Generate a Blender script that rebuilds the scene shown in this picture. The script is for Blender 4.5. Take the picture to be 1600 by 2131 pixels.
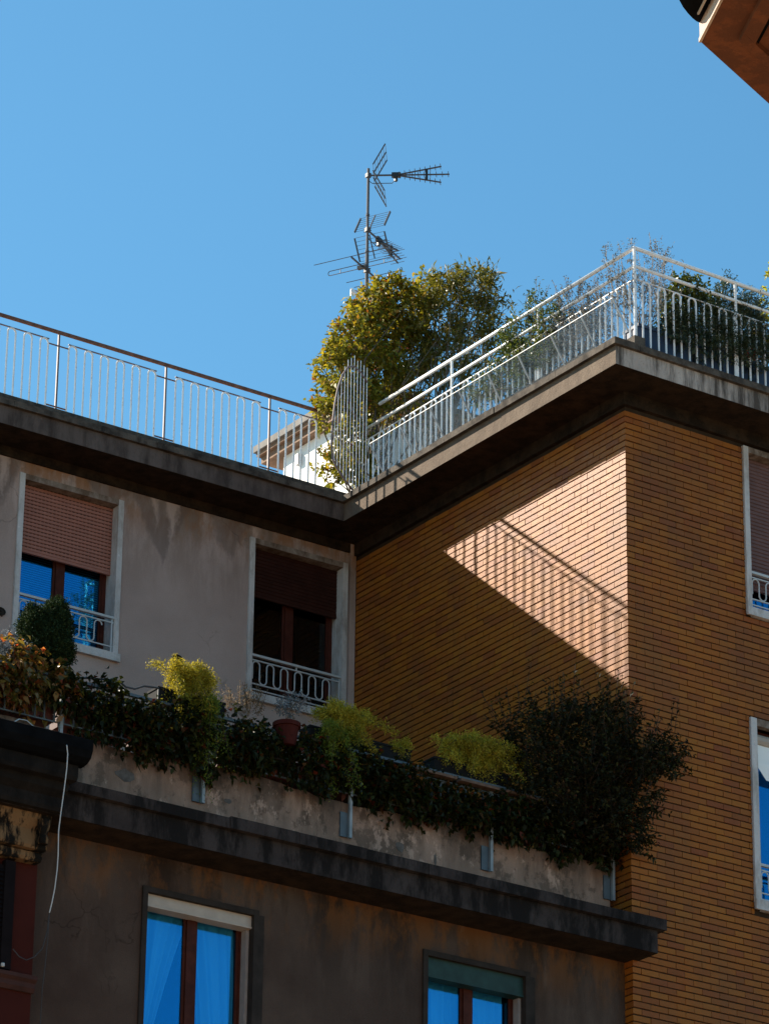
import bpy, math, random
import numpy as np
from mathutils import Vector, Matrix

for o in list(bpy.data.objects):
    bpy.data.objects.remove(o)
sc = bpy.context.scene
COL = sc.collection
R = math.radians

# ------------------------------------------------------------------ camera
CAM = np.array([-26.29775, -39.12368, 1.6])
FX = 8204.5187                     # focal length in photo pixels (photo 1600 x 2131)
_pit, _rol, _yaw = 0.417208717, 0.0127611724, 0.599635883
_fw = np.array([math.sin(_yaw) * math.cos(_pit), math.cos(_yaw) * math.cos(_pit), math.sin(_pit)])
_rt = np.array([math.cos(_yaw), -math.sin(_yaw), 0.0])
_up = np.cross(_rt, _fw)
C_R = _rt * math.cos(_rol) + _up * math.sin(_rol)
C_U = -_rt * math.sin(_rol) + _up * math.cos(_rol)
cam = bpy.data.cameras.new('camera')
cam.sensor_fit = 'HORIZONTAL'
cam.sensor_width = 36.0
cam.lens = 36.0 * FX / 1600.0
cam.clip_start = 0.5
cam.clip_end = 3000.0
camo = bpy.data.objects.new('camera', cam)
COL.objects.link(camo)
camo.matrix_world = Matrix(((C_R[0], C_U[0], -_fw[0], CAM[0]), (C_R[1], C_U[1], -_fw[1], CAM[1]),
                            (C_R[2], C_U[2], -_fw[2], CAM[2]), (0, 0, 0, 1)))
sc.camera = camo

# ------------------------------------------------------------------ sky, sun, exposure
SUN_DIR = Vector((-1.0, 1.635, 1.32)).normalized()     # towards the sun, measured from the shadow on the brick wall
SUN_EL = math.asin(SUN_DIR.z)
SUN_AZ = math.atan2(SUN_DIR.x, SUN_DIR.y)
world = bpy.data.worlds.new('World')
sc.world = world
world.use_nodes = True
wn, wl = world.node_tree.nodes, world.node_tree.links
sky = wn.new('ShaderNodeTexSky')
sky.sky_type = 'NISHITA'
sky.sun_disc = False
sky.sun_elevation = SUN_EL
sky.sun_rotation = SUN_AZ % (2 * math.pi)
sky.altitude = 120.0
sky.air_density = 1.0
sky.dust_density = 0.6
sky.ozone_density = 1.6
bg = wn['Background']
bg.inputs['Strength'].default_value = 0.055
tint = wn.new('ShaderNodeMix')          # the clear air of the photo: one even tint over the whole sky
tint.data_type = 'RGBA'; tint.blend_type = 'MULTIPLY'; tint.inputs[0].default_value = 1.0
tint.inputs[7].default_value = (0.53, 0.97, 1.04, 1)
wl.new(sky.outputs['Color'], tint.inputs[6])
wl.new(tint.outputs[2], bg.inputs['Color'])
sun = bpy.data.lights.new('sun', 'SUN')
sun.energy = 4.05
sun.angle = R(0.53)
sun.color = (1.0, 0.895, 0.74)
suno = bpy.data.objects.new('sun', sun)
COL.objects.link(suno)
suno.rotation_euler = SUN_DIR.to_track_quat('Z', 'Y').to_euler()
sc.view_settings.view_transform = 'Standard'
sc.view_settings.look = 'None'
sc.view_settings.gamma = 1.0
sc.view_settings.use_curve_mapping = False
sc.view_settings.exposure = 1.72
sc.cycles.max_bounces = 6
sc.cycles.transparent_max_bounces = 16

random.seed(7)
RNG = np.random.default_rng(7)

# ------------------------------------------------------------------ survey helpers: a sight line of the photo meets a real plane of the place
def sight(px, py):
    return _fw + C_R * ((px - 800.0) / FX) - C_U * ((py - 1065.5) / FX)
def on_x(px, py, x):
    d = sight(px, py); return CAM + d * ((x - CAM[0]) / d[0])
def on_y(px, py, y):
    d = sight(px, py); return CAM + d * ((y - CAM[1]) / d[1])
def on_z(px, py, z):
    d = sight(px, py); return CAM + d * ((z - CAM[2]) / d[2])
def to_px(p):
    v = np.asarray(p, float) - CAM
    w = v @ _fw
    return 800 + FX * (v @ C_R) / w, 1065.5 - FX * (v @ C_U) / w

# ------------------------------------------------------------------ materials
class NT:
    def __init__(s, name):
        s.m = bpy.data.materials.new(name); s.m.use_nodes = True
        s.n = s.m.node_tree.nodes; s.l = s.m.node_tree.links
        s.b = s.n['Principled BSDF']; s.out = s.n['Material Output']
        s.geo = None
    def new(s, t, **kw):
        n = s.n.new(t)
        for k, v in kw.items(): setattr(n, k, v)
        return n
    def pos(s):
        if s.geo is None: s.geo = s.new('ShaderNodeNewGeometry')
        return s.geo.outputs['Position']
    def noise(s, scale, detail=4.0, rough=0.55, stretch=None, off=(0, 0, 0)):
        n = s.new('ShaderNodeTexNoise')
        n.inputs['Scale'].default_value = scale; n.inputs['Detail'].default_value = detail
        n.inputs['Roughness'].default_value = rough
        mp = s.new('ShaderNodeMapping')
        mp.inputs['Scale'].default_value = stretch or (1, 1, 1); mp.inputs['Location'].default_value = off
        s.l.new(s.pos(), mp.inputs['Vector']); s.l.new(mp.outputs[0], n.inputs['Vector'])
        return n.outputs['Fac']
    def ramp(s, fac, stops):
        r = s.new('ShaderNodeValToRGB'); e = r.color_ramp.elements
        while len(e) < len(stops): e.new(0.5)
        for i, (p, c) in enumerate(stops):
            e[i].position = p; e[i].color = (*c, 1) if len(c) == 3 else c
        s.l.new(fac, r.inputs[0]); return r.outputs[0]
    def gray(s, fac, a, b):
        return s.ramp(fac, [(a, (0, 0, 0)), (b, (1, 1, 1))])
    def mix(s, fac, a, b, mode='MIX'):
        m = s.new('ShaderNodeMix', data_type='RGBA', blend_type=mode)
        for sock, v in ((m.inputs[0], fac), (m.inputs[6], a), (m.inputs[7], b)):
            if hasattr(v, 'is_linked'): s.l.new(v, sock)
            elif isinstance(v, (int, float)): sock.default_value = v
            else: sock.default_value = (*v, 1)
        return m.outputs[2]
    def math(s, op, a, b=None):
        m = s.new('ShaderNodeMath', operation=op)
        for sock, v in ((m.inputs[0], a), (m.inputs[1], b)):
            if v is None: continue
            if hasattr(v, 'is_linked'): s.l.new(v, sock)
            else: sock.default_value = v
        return m.outputs[0]
    def sep(s, k):
        x = s.new('ShaderNodeSeparateXYZ'); s.l.new(s.pos(), x.inputs[0]); return x.outputs[k]
    def band(s, v, a, b):           # 0 at a, 1 at b
        m = s.new('ShaderNodeMapRange'); s.l.new(v, m.inputs[0])
        m.inputs[1].default_value = a; m.inputs[2].default_value = b; return m.outputs[0]
    def bump(s, h, strength, dist=0.01):
        b = s.new('ShaderNodeBump'); b.inputs['Strength'].default_value = strength; b.inputs['Distance'].default_value = dist
        s.l.new(h, b.inputs['Height']); s.l.new(b.outputs[0], s.b.inputs['Normal'])
    def done(s, col=None, rough=0.8, spec=0.3, metal=0.0):
        if col is not None:
            if hasattr(col, 'is_linked'): s.l.new(col, s.b.inputs['Base Color'])
            else: s.b.inputs['Base Color'].default_value = (*col, 1)
        if hasattr(rough, 'is_linked'): s.l.new(rough, s.b.inputs['Roughness'])
        else: s.b.inputs['Roughness'].default_value = rough
        s.b.inputs['Specular IOR Level'].default_value = spec
        s.b.inputs['Metallic'].default_value = metal
        return s.m

def simple(name, col, rough=0.7, spec=0.3, metal=0.0, var=0.25, scale=6.0, dark=None):
    t = NT(name)
    n = t.noise(scale, 5, 0.6)
    c = t.mix(t.gray(n, 0.3, 0.7), tuple(x * (1 - var) for x in col), tuple(min(1, x * (1 + var)) for x in col))
    if dark is not None:
        c = t.mix(t.gray(t.noise(scale * 3.1, 6, 0.7, off=(3, 1, 7)), 0.55, 0.72), c, dark)
    t.bump(t.noise(scale * 18, 3), 0.15, 0.004)
    return t.done(c, rough, spec, metal)

def brick_mat(name, single):
    t = NT(name)
    if single:
        rnd = t.new('ShaderNodeObjectInfo').outputs['Random']
    else:
        t.pos(); rnd = t.geo.outputs['Random Per Island']
    base = t.ramp(rnd, [(0.0, (0.19, 0.055, 0.012)), (0.14, (0.235, 0.071, 0.010)), (0.45, (0.265, 0.084, 0.010)),
                        (0.75, (0.29, 0.099, 0.011)), (0.91, (0.24, 0.068, 0.012)), (1.0, (0.19, 0.050, 0.014))])
    n = t.noise(9, 5, 0.6)
    base = t.mix(t.math('MULTIPLY', t.gray(n, 0.35, 0.75), 0.28), base, (0.22, 0.10, 0.04))
    fine = t.noise(70, 4, 0.6)
    base = t.mix(t.math('MULTIPLY', t.gray(fine, 0.45, 0.8), 0.25), base, (0.30, 0.10, 0.014))
    # lime bloom in loose patches near the top of the front wall
    bl = t.math('MULTIPLY', t.gray(t.noise(1.7, 6, 0.7, off=(2.2, 0, 4.1)), 0.56, 0.70), t.gray(t.noise(14, 6, 0.7, stretch=(1, 1, 1.6)), 0.45, 0.65))
    base = t.mix(t.math('MULTIPLY', t.math('MULTIPLY', bl, t.band(t.sep(2), 20.2, 21.3)), 0.28), base, (0.42, 0.34, 0.27))
    gr = t.gray(t.noise(0.9, 5, 0.65, stretch=(1, 1, 0.5), off=(5, 2, 1)), 0.47, 0.70)
    base = t.mix(t.math('MULTIPLY', gr, 0.45), base, (0.10, 0.055, 0.03))
    t.bump(t.noise(45, 5, 0.65), 0.35, 0.004)
    return t.done(base, t.math('ADD', t.math('MULTIPLY', n, 0.25), 0.30), 0.095)

def plaster_mat(name, c1, c2, stain, ochre, ztop, zs, stain_amt=0.7, ochre_amt=0.6, patch=0.0, drips=()):
    t = NT(name)
    z = t.sep(2)
    big = t.gray(t.noise(0.8, 5, 0.6), 0.3, 0.7)
    c = t.mix(big, c1, c2)
    c = t.mix(t.math('MULTIPLY', t.gray(t.noise(60, 3), 0.45, 0.75), 0.25), c, tuple(x * 0.55 for x in c1))
    streak = t.gray(t.noise(2.2, 7, 0.70, stretch=(1, 1, 0.22), off=(1, 0, 2)), 0.42, 0.58)
    near = t.band(z, ztop - zs, ztop)
    c = t.mix(t.math('MULTIPLY', t.math('MULTIPLY', streak, near), stain_amt), c, stain)
    drip = t.gray(t.noise(2.6, 7, 0.72, stretch=(1, 1, 0.5), off=(9, 0, 3)), 0.45, 0.56)
    c = t.mix(t.math('MULTIPLY', t.math('MULTIPLY', drip, t.band(z, ztop - zs * 0.45, ztop - 0.02)), ochre_amt), c, ochre)
    pale = t.gray(t.noise(2.1, 6, 0.7, stretch=(1, 1, 0.3), off=(4, 0, 8)), 0.60, 0.68)
    c = t.mix(t.math('MULTIPLY', t.math('MULTIPLY', pale, near), 0.45), c, tuple(min(1, x * 1.6) for x in c2))
    if patch:
        p1 = t.gray(t.noise(3.0, 8, 0.72, stretch=(1, 1, 0.8), off=(2, 6, 1)), 0.50, 0.56)
        c = t.mix(t.math('MULTIPLY', p1, patch), c, stain)
        p2 = t.gray(t.noise(4.2, 8, 0.72, stretch=(1, 1, 0.6), off=(8, 1, 5)), 0.57, 0.61)
        c = t.mix(t.math('MULTIPLY', p2, patch), c, tuple(min(1, x * 1.45) for x in c2))
        p3 = t.gray(t.noise(9.0, 6, 0.7, off=(1, 1, 9)), 0.62, 0.66)
        c = t.mix(t.math('MULTIPLY', p3, patch), c, tuple(x * 0.35 for x in c1))
        c = t.mix(t.math('MULTIPLY', t.math('MULTIPLY', t.gray(t.noise(2.4, 6, 0.7, stretch=(1, 1, 0.4)), 0.35, 0.55), t.band(z, ztop - 0.32, ztop - 0.02)), 0.85), c, stain)
    if drips:                       # rain-washed tongues running down from leaks in the slab
        xw = t.math('ADD', t.sep(0), t.math('MULTIPLY', t.math('SUBTRACT', t.noise(3.5, 7, 0.7, stretch=(1, 1, 0.6)), 0.5), 0.42))
        zw = t.math('SUBTRACT', ztop, t.sep(2))
        for x0, wd, ht, pale in drips:
            lim = t.math('MULTIPLY', wd, t.math('SUBTRACT', 1.0, t.math('DIVIDE', zw, ht)))
            m_ = t.math('SUBTRACT', lim, t.math('ABSOLUTE', t.math('SUBTRACT', xw, x0)))
            f_ = t.band(m_, 0.0, 0.07)
            if pale: c = t.mix(t.math('MULTIPLY', f_, 0.55), c, tuple(min(1, x * 1.25) for x in c2))
            else: c = t.mix(t.math('MULTIPLY', f_, 0.62), c, tuple(x * 0.42 for x in c1))
    # hair cracks
    v = t.new('ShaderNodeTexVoronoi', feature='DISTANCE_TO_EDGE'); v.inputs['Scale'].default_value = 0.5
    wn_ = t.new('ShaderNodeTexNoise'); wn_.inputs['Scale'].default_value = 2.2; wn_.inputs['Detail'].default_value = 6.0; t.l.new(t.pos(), wn_.inputs['Vector'])
    sc_ = t.new('ShaderNodeVectorMath', operation='SCALE'); sc_.inputs[3].default_value = 0.9; t.l.new(wn_.outputs['Color'], sc_.inputs[0])
    ad_ = t.new('ShaderNodeVectorMath', operation='ADD'); t.l.new(t.pos(), ad_.inputs[0]); t.l.new(sc_.outputs[0], ad_.inputs[1])
    t.l.new(ad_.outputs[0], v.inputs['Vector'])
    cr = t.math('SUBTRACT', 1.0, t.gray(v.outputs['Distance'], 0.0, 0.007))
    cr = t.math('MULTIPLY', cr, t.gray(t.noise(1.1, 4, off=(3, 3, 1)), 0.52, 0.62))
    c = t.mix(t.math('MULTIPLY', cr, 0.6), c, tuple(x * 0.3 for x in c1))
    t.bump(t.math('ADD', t.noise(55, 5, 0.7), t.math('MULTIPLY', t.noise(4, 4), 0.6)), 0.5, 0.008)
    return t.done(c, 0.9, 0.15)

def concrete_mat(name, c1, c2, grime, vs=0.2, amt=0.8, lo=0.42, hi=0.62, speck=0.5):
    t = NT(name)
    c = t.mix(t.gray(t.noise(1.6, 6, 0.65), 0.3, 0.7), c1, c2)
    st = t.gray(t.noise(5.0, 7, 0.7, stretch=(1, 1, vs)), lo, hi)
    c = t.mix(t.math('MULTIPLY', st, amt), c, grime)
    sp = t.gray(t.noise(38, 4, 0.7), 0.60, 0.70)
    c = t.mix(t.math('MULTIPLY', sp, speck), c, tuple(x * 0.25 for x in c1))
    lg = t.gray(t.noise(22, 4, 0.7, off=(7, 7, 7)), 0.64, 0.74)
    c = t.mix(t.math('MULTIPLY', lg, 0.35), c, tuple(min(1, x * 1.7) for x in c2))
    t.bump(t.math('ADD', t.noise(30, 6, 0.75), t.math('MULTIPLY', t.noise(4, 5), 1.2)), 0.7, 0.012)
    return t.done(c, 0.92, 0.15)

def leaf_mat(name, stops, trans=0.35, rough=0.45, spec=0.4, tint=(1.25, 1.2, 0.6)):
    t = NT(name)
    t.pos()
    c = t.ramp(t.geo.outputs['Random Per Island'], stops)
    c = t.mix(t.math('MULTIPLY', t.gray(t.noise(4, 4), 0.40, 0.65), 0.55), c, tuple(x * 0.8 for x in stops[0][1]))
    t.done(c, rough, spec)
    tr = t.new('ShaderNodeBsdfTranslucent')
    t.l.new(t.mix(1.0, c, tint, 'MULTIPLY'), tr.inputs['Color'])
    mx = t.new('ShaderNodeMixShader'); mx.inputs[0].default_value = trans
    t.l.new(t.b.outputs[0], mx.inputs[1]); t.l.new(tr.outputs[0], mx.inputs[2])
    t.l.new(mx.outputs[0], t.out.inputs['Surface'])
    return t.m

def glass_mat(name, gloss, tint, gcol=(1, 1, 1), rough=0.0, dust=0.0):
    t = NT(name)
    t.n.remove(t.b)
    gl = t.new('ShaderNodeBsdfGlossy'); gl.inputs['Roughness'].default_value = rough; gl.inputs['Color'].default_value = (*gcol, 1)
    tp = t.new('ShaderNodeBsdfTransparent'); tp.inputs['Color'].default_value = (*tint, 1)
    mx = t.new('ShaderNodeMixShader'); mx.inputs[0].default_value = gloss
    t.l.new(tp.outputs[0], mx.inputs[1]); t.l.new(gl.outputs[0], mx.inputs[2])
    last = mx
    if dust:
        df = t.new('ShaderNodeBsdfTranslucent'); df.inputs['Color'].default_value = (0.6, 0.66, 0.7, 1)
        d2 = t.new('ShaderNodeBsdfDiffuse'); d2.inputs['Color'].default_value = (0.6, 0.66, 0.7, 1)
        ad = t.new('ShaderNodeMixShader'); t.l.new(df.outputs[0], ad.inputs[1]); t.l.new(d2.outputs[0], ad.inputs[2])
        m2 = t.new('ShaderNodeMixShader')
        t.l.new(t.math('MULTIPLY', t.gray(t.noise(7, 5, 0.7), 0.2, 0.8), dust), m2.inputs[0])
        t.l.new(mx.outputs[0], m2.inputs[1]); t.l.new(ad.outputs[0], m2.inputs[2]); last = m2
    t.l.new(last.outputs[0], t.out.inputs['Surface'])
    return t.m

M = {}
M['brick'] = brick_mat('glazed_brick', True)
M['bricks'] = brick_mat('glazed_brickwork', False)
M['mortar'] = simple('dark_mortar', (0.034, 0.022, 0.014), 0.95, 0.1)
M['plaster_up'] = plaster_mat('weathered_plaster', (0.33, 0.248, 0.225), (0.43, 0.330, 0.30), (0.13, 0.085, 0.06), (0.24, 0.10, 0.035), 21.95, 1.5, 0.85, 0.85, 0.0, ((-2.95, .50, 1.0, 0), (-2.80, .16, .85, 1), (-3.05, .10, .6, 1), (-5.35, .45, 1.1, 0), (-5.25, .12, .8, 1), (-1.95, .38, .7, 0), (-3.75, .5, .35, 0)))
M['plaster_low'] = plaster_mat('dimmed_lower_plaster', (0.046, 0.028, 0.022), (0.088, 0.062, 0.050), (0.020, 0.013, 0.010), (0.15, 0.06, 0.018), 14.98, 1.6, 0.8, 0.75)  # dimmer light low on the wall put into darker base tones; stains real
M['parapet'] = plaster_mat('flaking_cream_plaster', (0.24, 0.145, 0.105), (0.34, 0.225, 0.175), (0.035, 0.026, 0.02), (0.20, 0.09, 0.045), 16.25, 0.85, 0.95, 0.6, 0.55)
M['conc'] = concrete_mat('roof_edge_concrete', (0.085, 0.066, 0.060), (0.125, 0.098, 0.088), (0.040, 0.030, 0.027), 0.22, 0.9)
M['conc_b'] = concrete_mat('brown_roof_edge_concrete', (0.125, 0.093, 0.070), (0.165, 0.125, 0.095), (0.08, 0.058, 0.044), 0.35, 0.5)
M['conc_c'] = concrete_mat('streaked_roof_edge_concrete', (0.31, 0.265, 0.24), (0.44, 0.38, 0.345), (0.05, 0.040, 0.035), 0.14, 0.92, 0.43, 0.58)
M['coping'] = concrete_mat('lichen_coping', (0.075, 0.062, 0.052), (0.12, 0.10, 0.083), (0.026, 0.021, 0.018), 0.9, 0.9)
M['soffit'] = concrete_mat('shade_dark_soffit', (0.022, 0.013, 0.008), (0.040, 0.024, 0.014), (0.008, 0.005, 0.003), 1.0, 0.85, 0.40, 0.6, 0.2)  # shade under the slabs put into a near-black base colour
M['ledge'] = concrete_mat('blackened_ledge', (0.021, 0.016, 0.016), (0.052, 0.042, 0.041), (0.006, 0.005, 0.005), 0.3, 0.9, 0.42, 0.56)
M['stone'] = concrete_mat('pale_window_stone', (0.44, 0.425, 0.43), (0.54, 0.52, 0.525), (0.24, 0.205, 0.18), 0.35, 0.8, 0.45, 0.65, 0.3)
M['stone_dk'] = simple('grimy_window_plaster', (0.026, 0.021, 0.019), 0.9, 0.15, var=0.3)
M['wood'] = simple('red_brown_wood', (0.055, 0.015, 0.010), 0.6, 0.1, var=0.3, scale=9)
M['shut_a'] = simple('pinkish_brown_shutter', (0.28, 0.115, 0.085), 0.6, 0.3, var=0.1)
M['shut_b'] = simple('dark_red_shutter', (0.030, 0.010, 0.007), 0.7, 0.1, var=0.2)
M['shut_c'] = simple('maroon_shutter', (0.12, 0.06, 0.055), 0.6, 0.3, var=0.15)
M['slot'] = simple('shutter_slot', (0.02, 0.012, 0.01), 0.9, 0.1)
M['lintel'] = concrete_mat('stained_lintel_stone', (0.22, 0.175, 0.15), (0.30, 0.25, 0.22), (0.10, 0.065, 0.045), 0.6, 0.9, 0.40, 0.60)
M['liner'] = simple('pale_side_liner', (0.24, 0.21, 0.20), 0.6, 0.3, var=0.15)
M['cream'] = simple('cream_box', (0.36, 0.31, 0.27), 0.6, 0.3, var=0.12)
M['green_box'] = simple('dark_green_box', (0.012, 0.035, 0.032), 0.6, 0.3, var=0.3)
M['blind'] = simple('pale_blind_slats', (0.55, 0.56, 0.56), 0.5, 0.3, var=0.05)
M['dark_in'] = simple('dark_room', (0.02, 0.018, 0.016), 0.95, 0.05)
M['glass'] = glass_mat('blue_window_glass', 0.20, (0.48, 0.80, 0.92), (0.05, 0.52, 1.0))
M['glass_dk'] = glass_mat('shaded_window_glass', 0.035, (0.7, 0.75, 0.75))
M['screen'] = glass_mat('dusty_screen_glass', 0.05, (0.92, 0.94, 0.95), dust=0.22)
M['white_metal'] = simple('white_painted_steel', (0.78, 0.78, 0.79), 0.34, 0.75, var=0.08, scale=11, dark=(0.30, 0.20, 0.15))
M['rust'] = simple('rusty_steel', (0.16, 0.075, 0.05), 0.8, 0.3, var=0.45, scale=14, dark=(0.05, 0.03, 0.028))
M['post_metal'] = simple('weathered_purple_grey_steel', (0.15, 0.11, 0.115), 0.6, 0.4, var=0.3, scale=10, dark=(0.20, 0.08, 0.05))
M['grey_rail'] = simple('grey_painted_steel', (0.40, 0.42, 0.44), 0.5, 0.4, var=0.1, scale=10)
M['post_blue'] = simple('pale_blue_grey_steel', (0.22, 0.25, 0.28), 0.6, 0.3, var=0.25)
M['blue_metal'] = simple('blue_grey_painted_steel', (0.07, 0.09, 0.11), 0.6, 0.4, var=0.25)
M['alu'] = simple('oxidised_aluminium', (0.07, 0.072, 0.085), 0.6, 0.3, 0.0, var=0.15, scale=20)
M['black_pl'] = simple('black_plastic', (0.02, 0.02, 0.022), 0.5, 0.4)
M['white_wall'] = simple('white_render', (0.80, 0.78, 0.77), 0.85, 0.2, var=0.04, scale=3)
M['eave_wood'] = simple('peeling_brown_eave', (0.20, 0.125, 0.085), 0.85, 0.2, var=0.25, scale=7, dark=(0.12, 0.07, 0.05))
M['eave_top'] = simple('grey_roof_edge', (0.17, 0.155, 0.145), 0.85, 0.2, var=0.2)
M['red_wall'] = simple('dark_red_render', (0.042, 0.0075, 0.005), 0.9, 0.15, var=0.18, scale=2.5)
M['red_shut'] = simple('dark_grey_shutter', (0.008, 0.006, 0.007), 0.8, 0.05)
M['red_ledge'] = simple('dusky_red_moulding', (0.045, 0.020, 0.018), 0.9, 0.2, var=0.25)
M['gutter'] = simple('black_gutter_metal', (0.004, 0.0045, 0.0055), 0.85, 0.03, var=0.4)
M['blackstone'] = concrete_mat('blackened_cornice', (0.006, 0.0055, 0.0055), (0.018, 0.015, 0.014), (0.003, 0.0025, 0.0025), 0.5, 0.8)
M['frieze'] = concrete_mat('ochre_frieze_with_soot', (0.14, 0.078, 0.036), (0.18, 0.108, 0.056), (0.006, 0.005, 0.004), 0.22, 1.0, 0.45, 0.52, 0.2)
M['cable'] = simple('white_cable', (0.42, 0.43, 0.44), 0.5, 0.4, var=0.05)
M['hose'] = simple('dark_wire', (0.035, 0.033, 0.036), 0.6, 0.4)
M['terra'] = simple('terracotta', (0.045, 0.009, 0.007), 0.8, 0.08, var=0.2)
M['box_red'] = simple('dark_red_planter', (0.075, 0.022, 0.018), 0.7, 0.3, var=0.2)
M['box_blk'] = simple('dark_planter', (0.009, 0.009, 0.010), 0.8, 0.1, var=0.2)
M['box_blue'] = simple('navy_planter', (0.022, 0.040, 0.085), 0.6, 0.35, var=0.15)
M['plank'] = simple('weathered_brown_plank', (0.12, 0.075, 0.055), 0.85, 0.2, var=0.3, scale=9)
M['soil'] = simple('potting_soil', (0.03, 0.02, 0.014), 1.0, 0.05)
M['pot_white'] = simple('white_pot', (0.78, 0.75, 0.72), 0.6, 0.3, var=0.05)
M['soffit_r'] = concrete_mat('peeling_orange_soffit', (0.125, 0.046, 0.024), (0.155, 0.058, 0.028), (0.085, 0.036, 0.022), 1.0, 0.7, 0.44, 0.52, 0.12)
M['fascia_r'] = concrete_mat('pale_flaking_fascia', (0.40, 0.32, 0.275), (0.47, 0.39, 0.34), (0.15, 0.11, 0.08), 1.6, 0.6, 0.56, 0.64, 0.3)
M['paving'] = simple('warm_bounce_paving', (0.32, 0.225, 0.145), 0.9, 0.2, scale=0.6)  # pale tone invented for the unseen ground, to bounce warm light onto walls
M['roof_gravel'] = simple('roof_screed', (0.24, 0.22, 0.20), 0.95, 0.1)
M['bark'] = simple('bark', (0.10, 0.075, 0.055), 0.9, 0.15, var=0.3, scale=20)
M['bark_pale'] = simple('pale_stems', (0.20, 0.165, 0.13), 0.85, 0.2, var=0.3, scale=20)
M['twig_dark'] = simple('dark_stems', (0.035, 0.025, 0.02), 0.9, 0.15)
M['curtain'] = None
_t = NT('sheer_white_curtain')
_t.done((0.84, 0.86, 0.87), 0.9, 0.1)
_tp = _t.new('ShaderNodeBsdfTransparent'); _mx = _t.new('ShaderNodeMixShader'); _mx.inputs[0].default_value = 0.9
_t.l.new(_tp.outputs[0], _mx.inputs[1]); _t.l.new(_t.b.outputs[0], _mx.inputs[2]); _t.l.new(_mx.outputs[0], _t.out.inputs['Surface'])
M['curtain'] = _t.m

# ------------------------------------------------------------------ mesh building
ORG = {}           # world origin of every object (children are built relative to their parent's origin)
class MB:
    def __init__(s): s.v = []; s.f = []; s.mi = []; s.k = 0
    def add(s, vs, fs):
        o = len(s.v); s.v += [tuple(map(float, p)) for p in vs]
        for f in fs: s.f.append(tuple(i + o for i in f)); s.mi.append(s.k)
        return s
    def box(s, a, b):
        x0, y0, z0 = [min(a[i], b[i]) for i in range(3)]; x1, y1, z1 = [max(a[i], b[i]) for i in range(3)]
        return s.add([(x0, y0, z0), (x1, y0, z0), (x1, y1, z0), (x0, y1, z0), (x0, y0, z1), (x1, y0, z1), (x1, y1, z1), (x0, y1, z1)],
                     [(0, 3, 2, 1), (4, 5, 6, 7), (0, 1, 5, 4), (1, 2, 6, 5), (2, 3, 7, 6), (3, 0, 4, 7)])
    def quad(s, *p): return s.add(p, [tuple(range(len(p)))])
    def prism(s, poly, vec):
        n = len(poly); vec = np.asarray(vec, float); top = [np.asarray(p, float) + vec for p in poly]
        return s.add(list(poly) + top, [tuple(reversed(range(n))), tuple(range(n, 2 * n))] + [(i, (i + 1) % n, n + (i + 1) % n, n + i) for i in range(n)])
    def tube(s, pts, r, n=6, closed=False):
        pts = [np.asarray(p, float) for p in pts]; m = len(pts); rings = []
        rr = r if hasattr(r, '__len__') else [r] * m
        ref = None
        for i in range(m):
            a = pts[(i - 1) % m] if closed or i > 0 else pts[i]
            b = pts[(i + 1) % m] if closed or i < m - 1 else pts[i]
            t = b - a; t = t / (np.linalg.norm(t) + 1e-9)
            if ref is None:
                ref = np.array([0, 0, 1.0]) if abs(t[2]) < 0.9 else np.array([1.0, 0, 0])
            u = ref - t * (ref @ t); u /= (np.linalg.norm(u) + 1e-9); w = np.cross(t, u); ref = u
            rings.append([pts[i] + (u * math.cos(2 * math.pi * k / n) + w * math.sin(2 * math.pi * k / n)) * rr[i] for k in range(n)])
        vs = [p for q in rings for p in q]; fs = []
        for i in range(m if closed else m - 1):
            j = (i + 1) % m
            for k in range(n):
                fs.append((i * n + k, i * n + (k + 1) % n, j * n + (k + 1) % n, j * n + k))
        if not closed: fs += [tuple(reversed(range(n))), tuple(range((m - 1) * n, m * n))]
        return s.add(vs, fs)
    def bar(s, a, b, w, h, up=(0, 0, 1)):
        a = np.asarray(a, float); b = np.asarray(b, float); t = b - a; t /= np.linalg.norm(t)
        up = np.asarray(up, float); sd = np.cross(t, up); sd /= np.linalg.norm(sd); up = np.cross(sd, t)
        c = [sd * i * w / 2 + up * j * h / 2 for i, j in ((-1, -1), (1, -1), (1, 1), (-1, 1))]
        return s.add([a + q for q in c] + [b + q for q in c], [(3, 2, 1, 0), (4, 5, 6, 7), (0, 1, 5, 4), (1, 2, 6, 5), (2, 3, 7, 6), (3, 0, 4, 7)])
    def lathe(s, c, prof, n=16):
        vs = []; fs = []
        for r, z in prof:
            for k in range(n): vs.append((c[0] + r * math.cos(2 * math.pi * k / n), c[1] + r * math.sin(2 * math.pi * k / n), c[2] + z))
        for i in range(len(prof) - 1):
            for k in range(n): fs.append((i * n + k, i * n + (k + 1) % n, (i + 1) * n + (k + 1) % n, (i + 1) * n + k))
        return s.add(vs, fs)
    def mesh(s, name, mats, org=(0, 0, 0), smooth=False):
        me = bpy.data.meshes.new(name)
        v = np.asarray(s.v, float) - np.asarray(org, float)
        me.from_pydata(v.tolist(), [], s.f)
        for m in (mats if isinstance(mats, (list, tuple)) else [mats]): me.materials.append(m)
        if any(s.mi): me.polygons.foreach_set('material_index', s.mi)
        if smooth: me.polygons.foreach_set('use_smooth', [True] * len(me.polygons))
        me.update(); return me
    def build(s, name, mats, parent=None, loc=None, smooth=False, label=None):
        org = ORG[parent.name] if parent else (loc if loc is not None else (0, 0, 0))
        return link(s.mesh(name, mats, org, smooth), name, parent, org, label)

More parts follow.
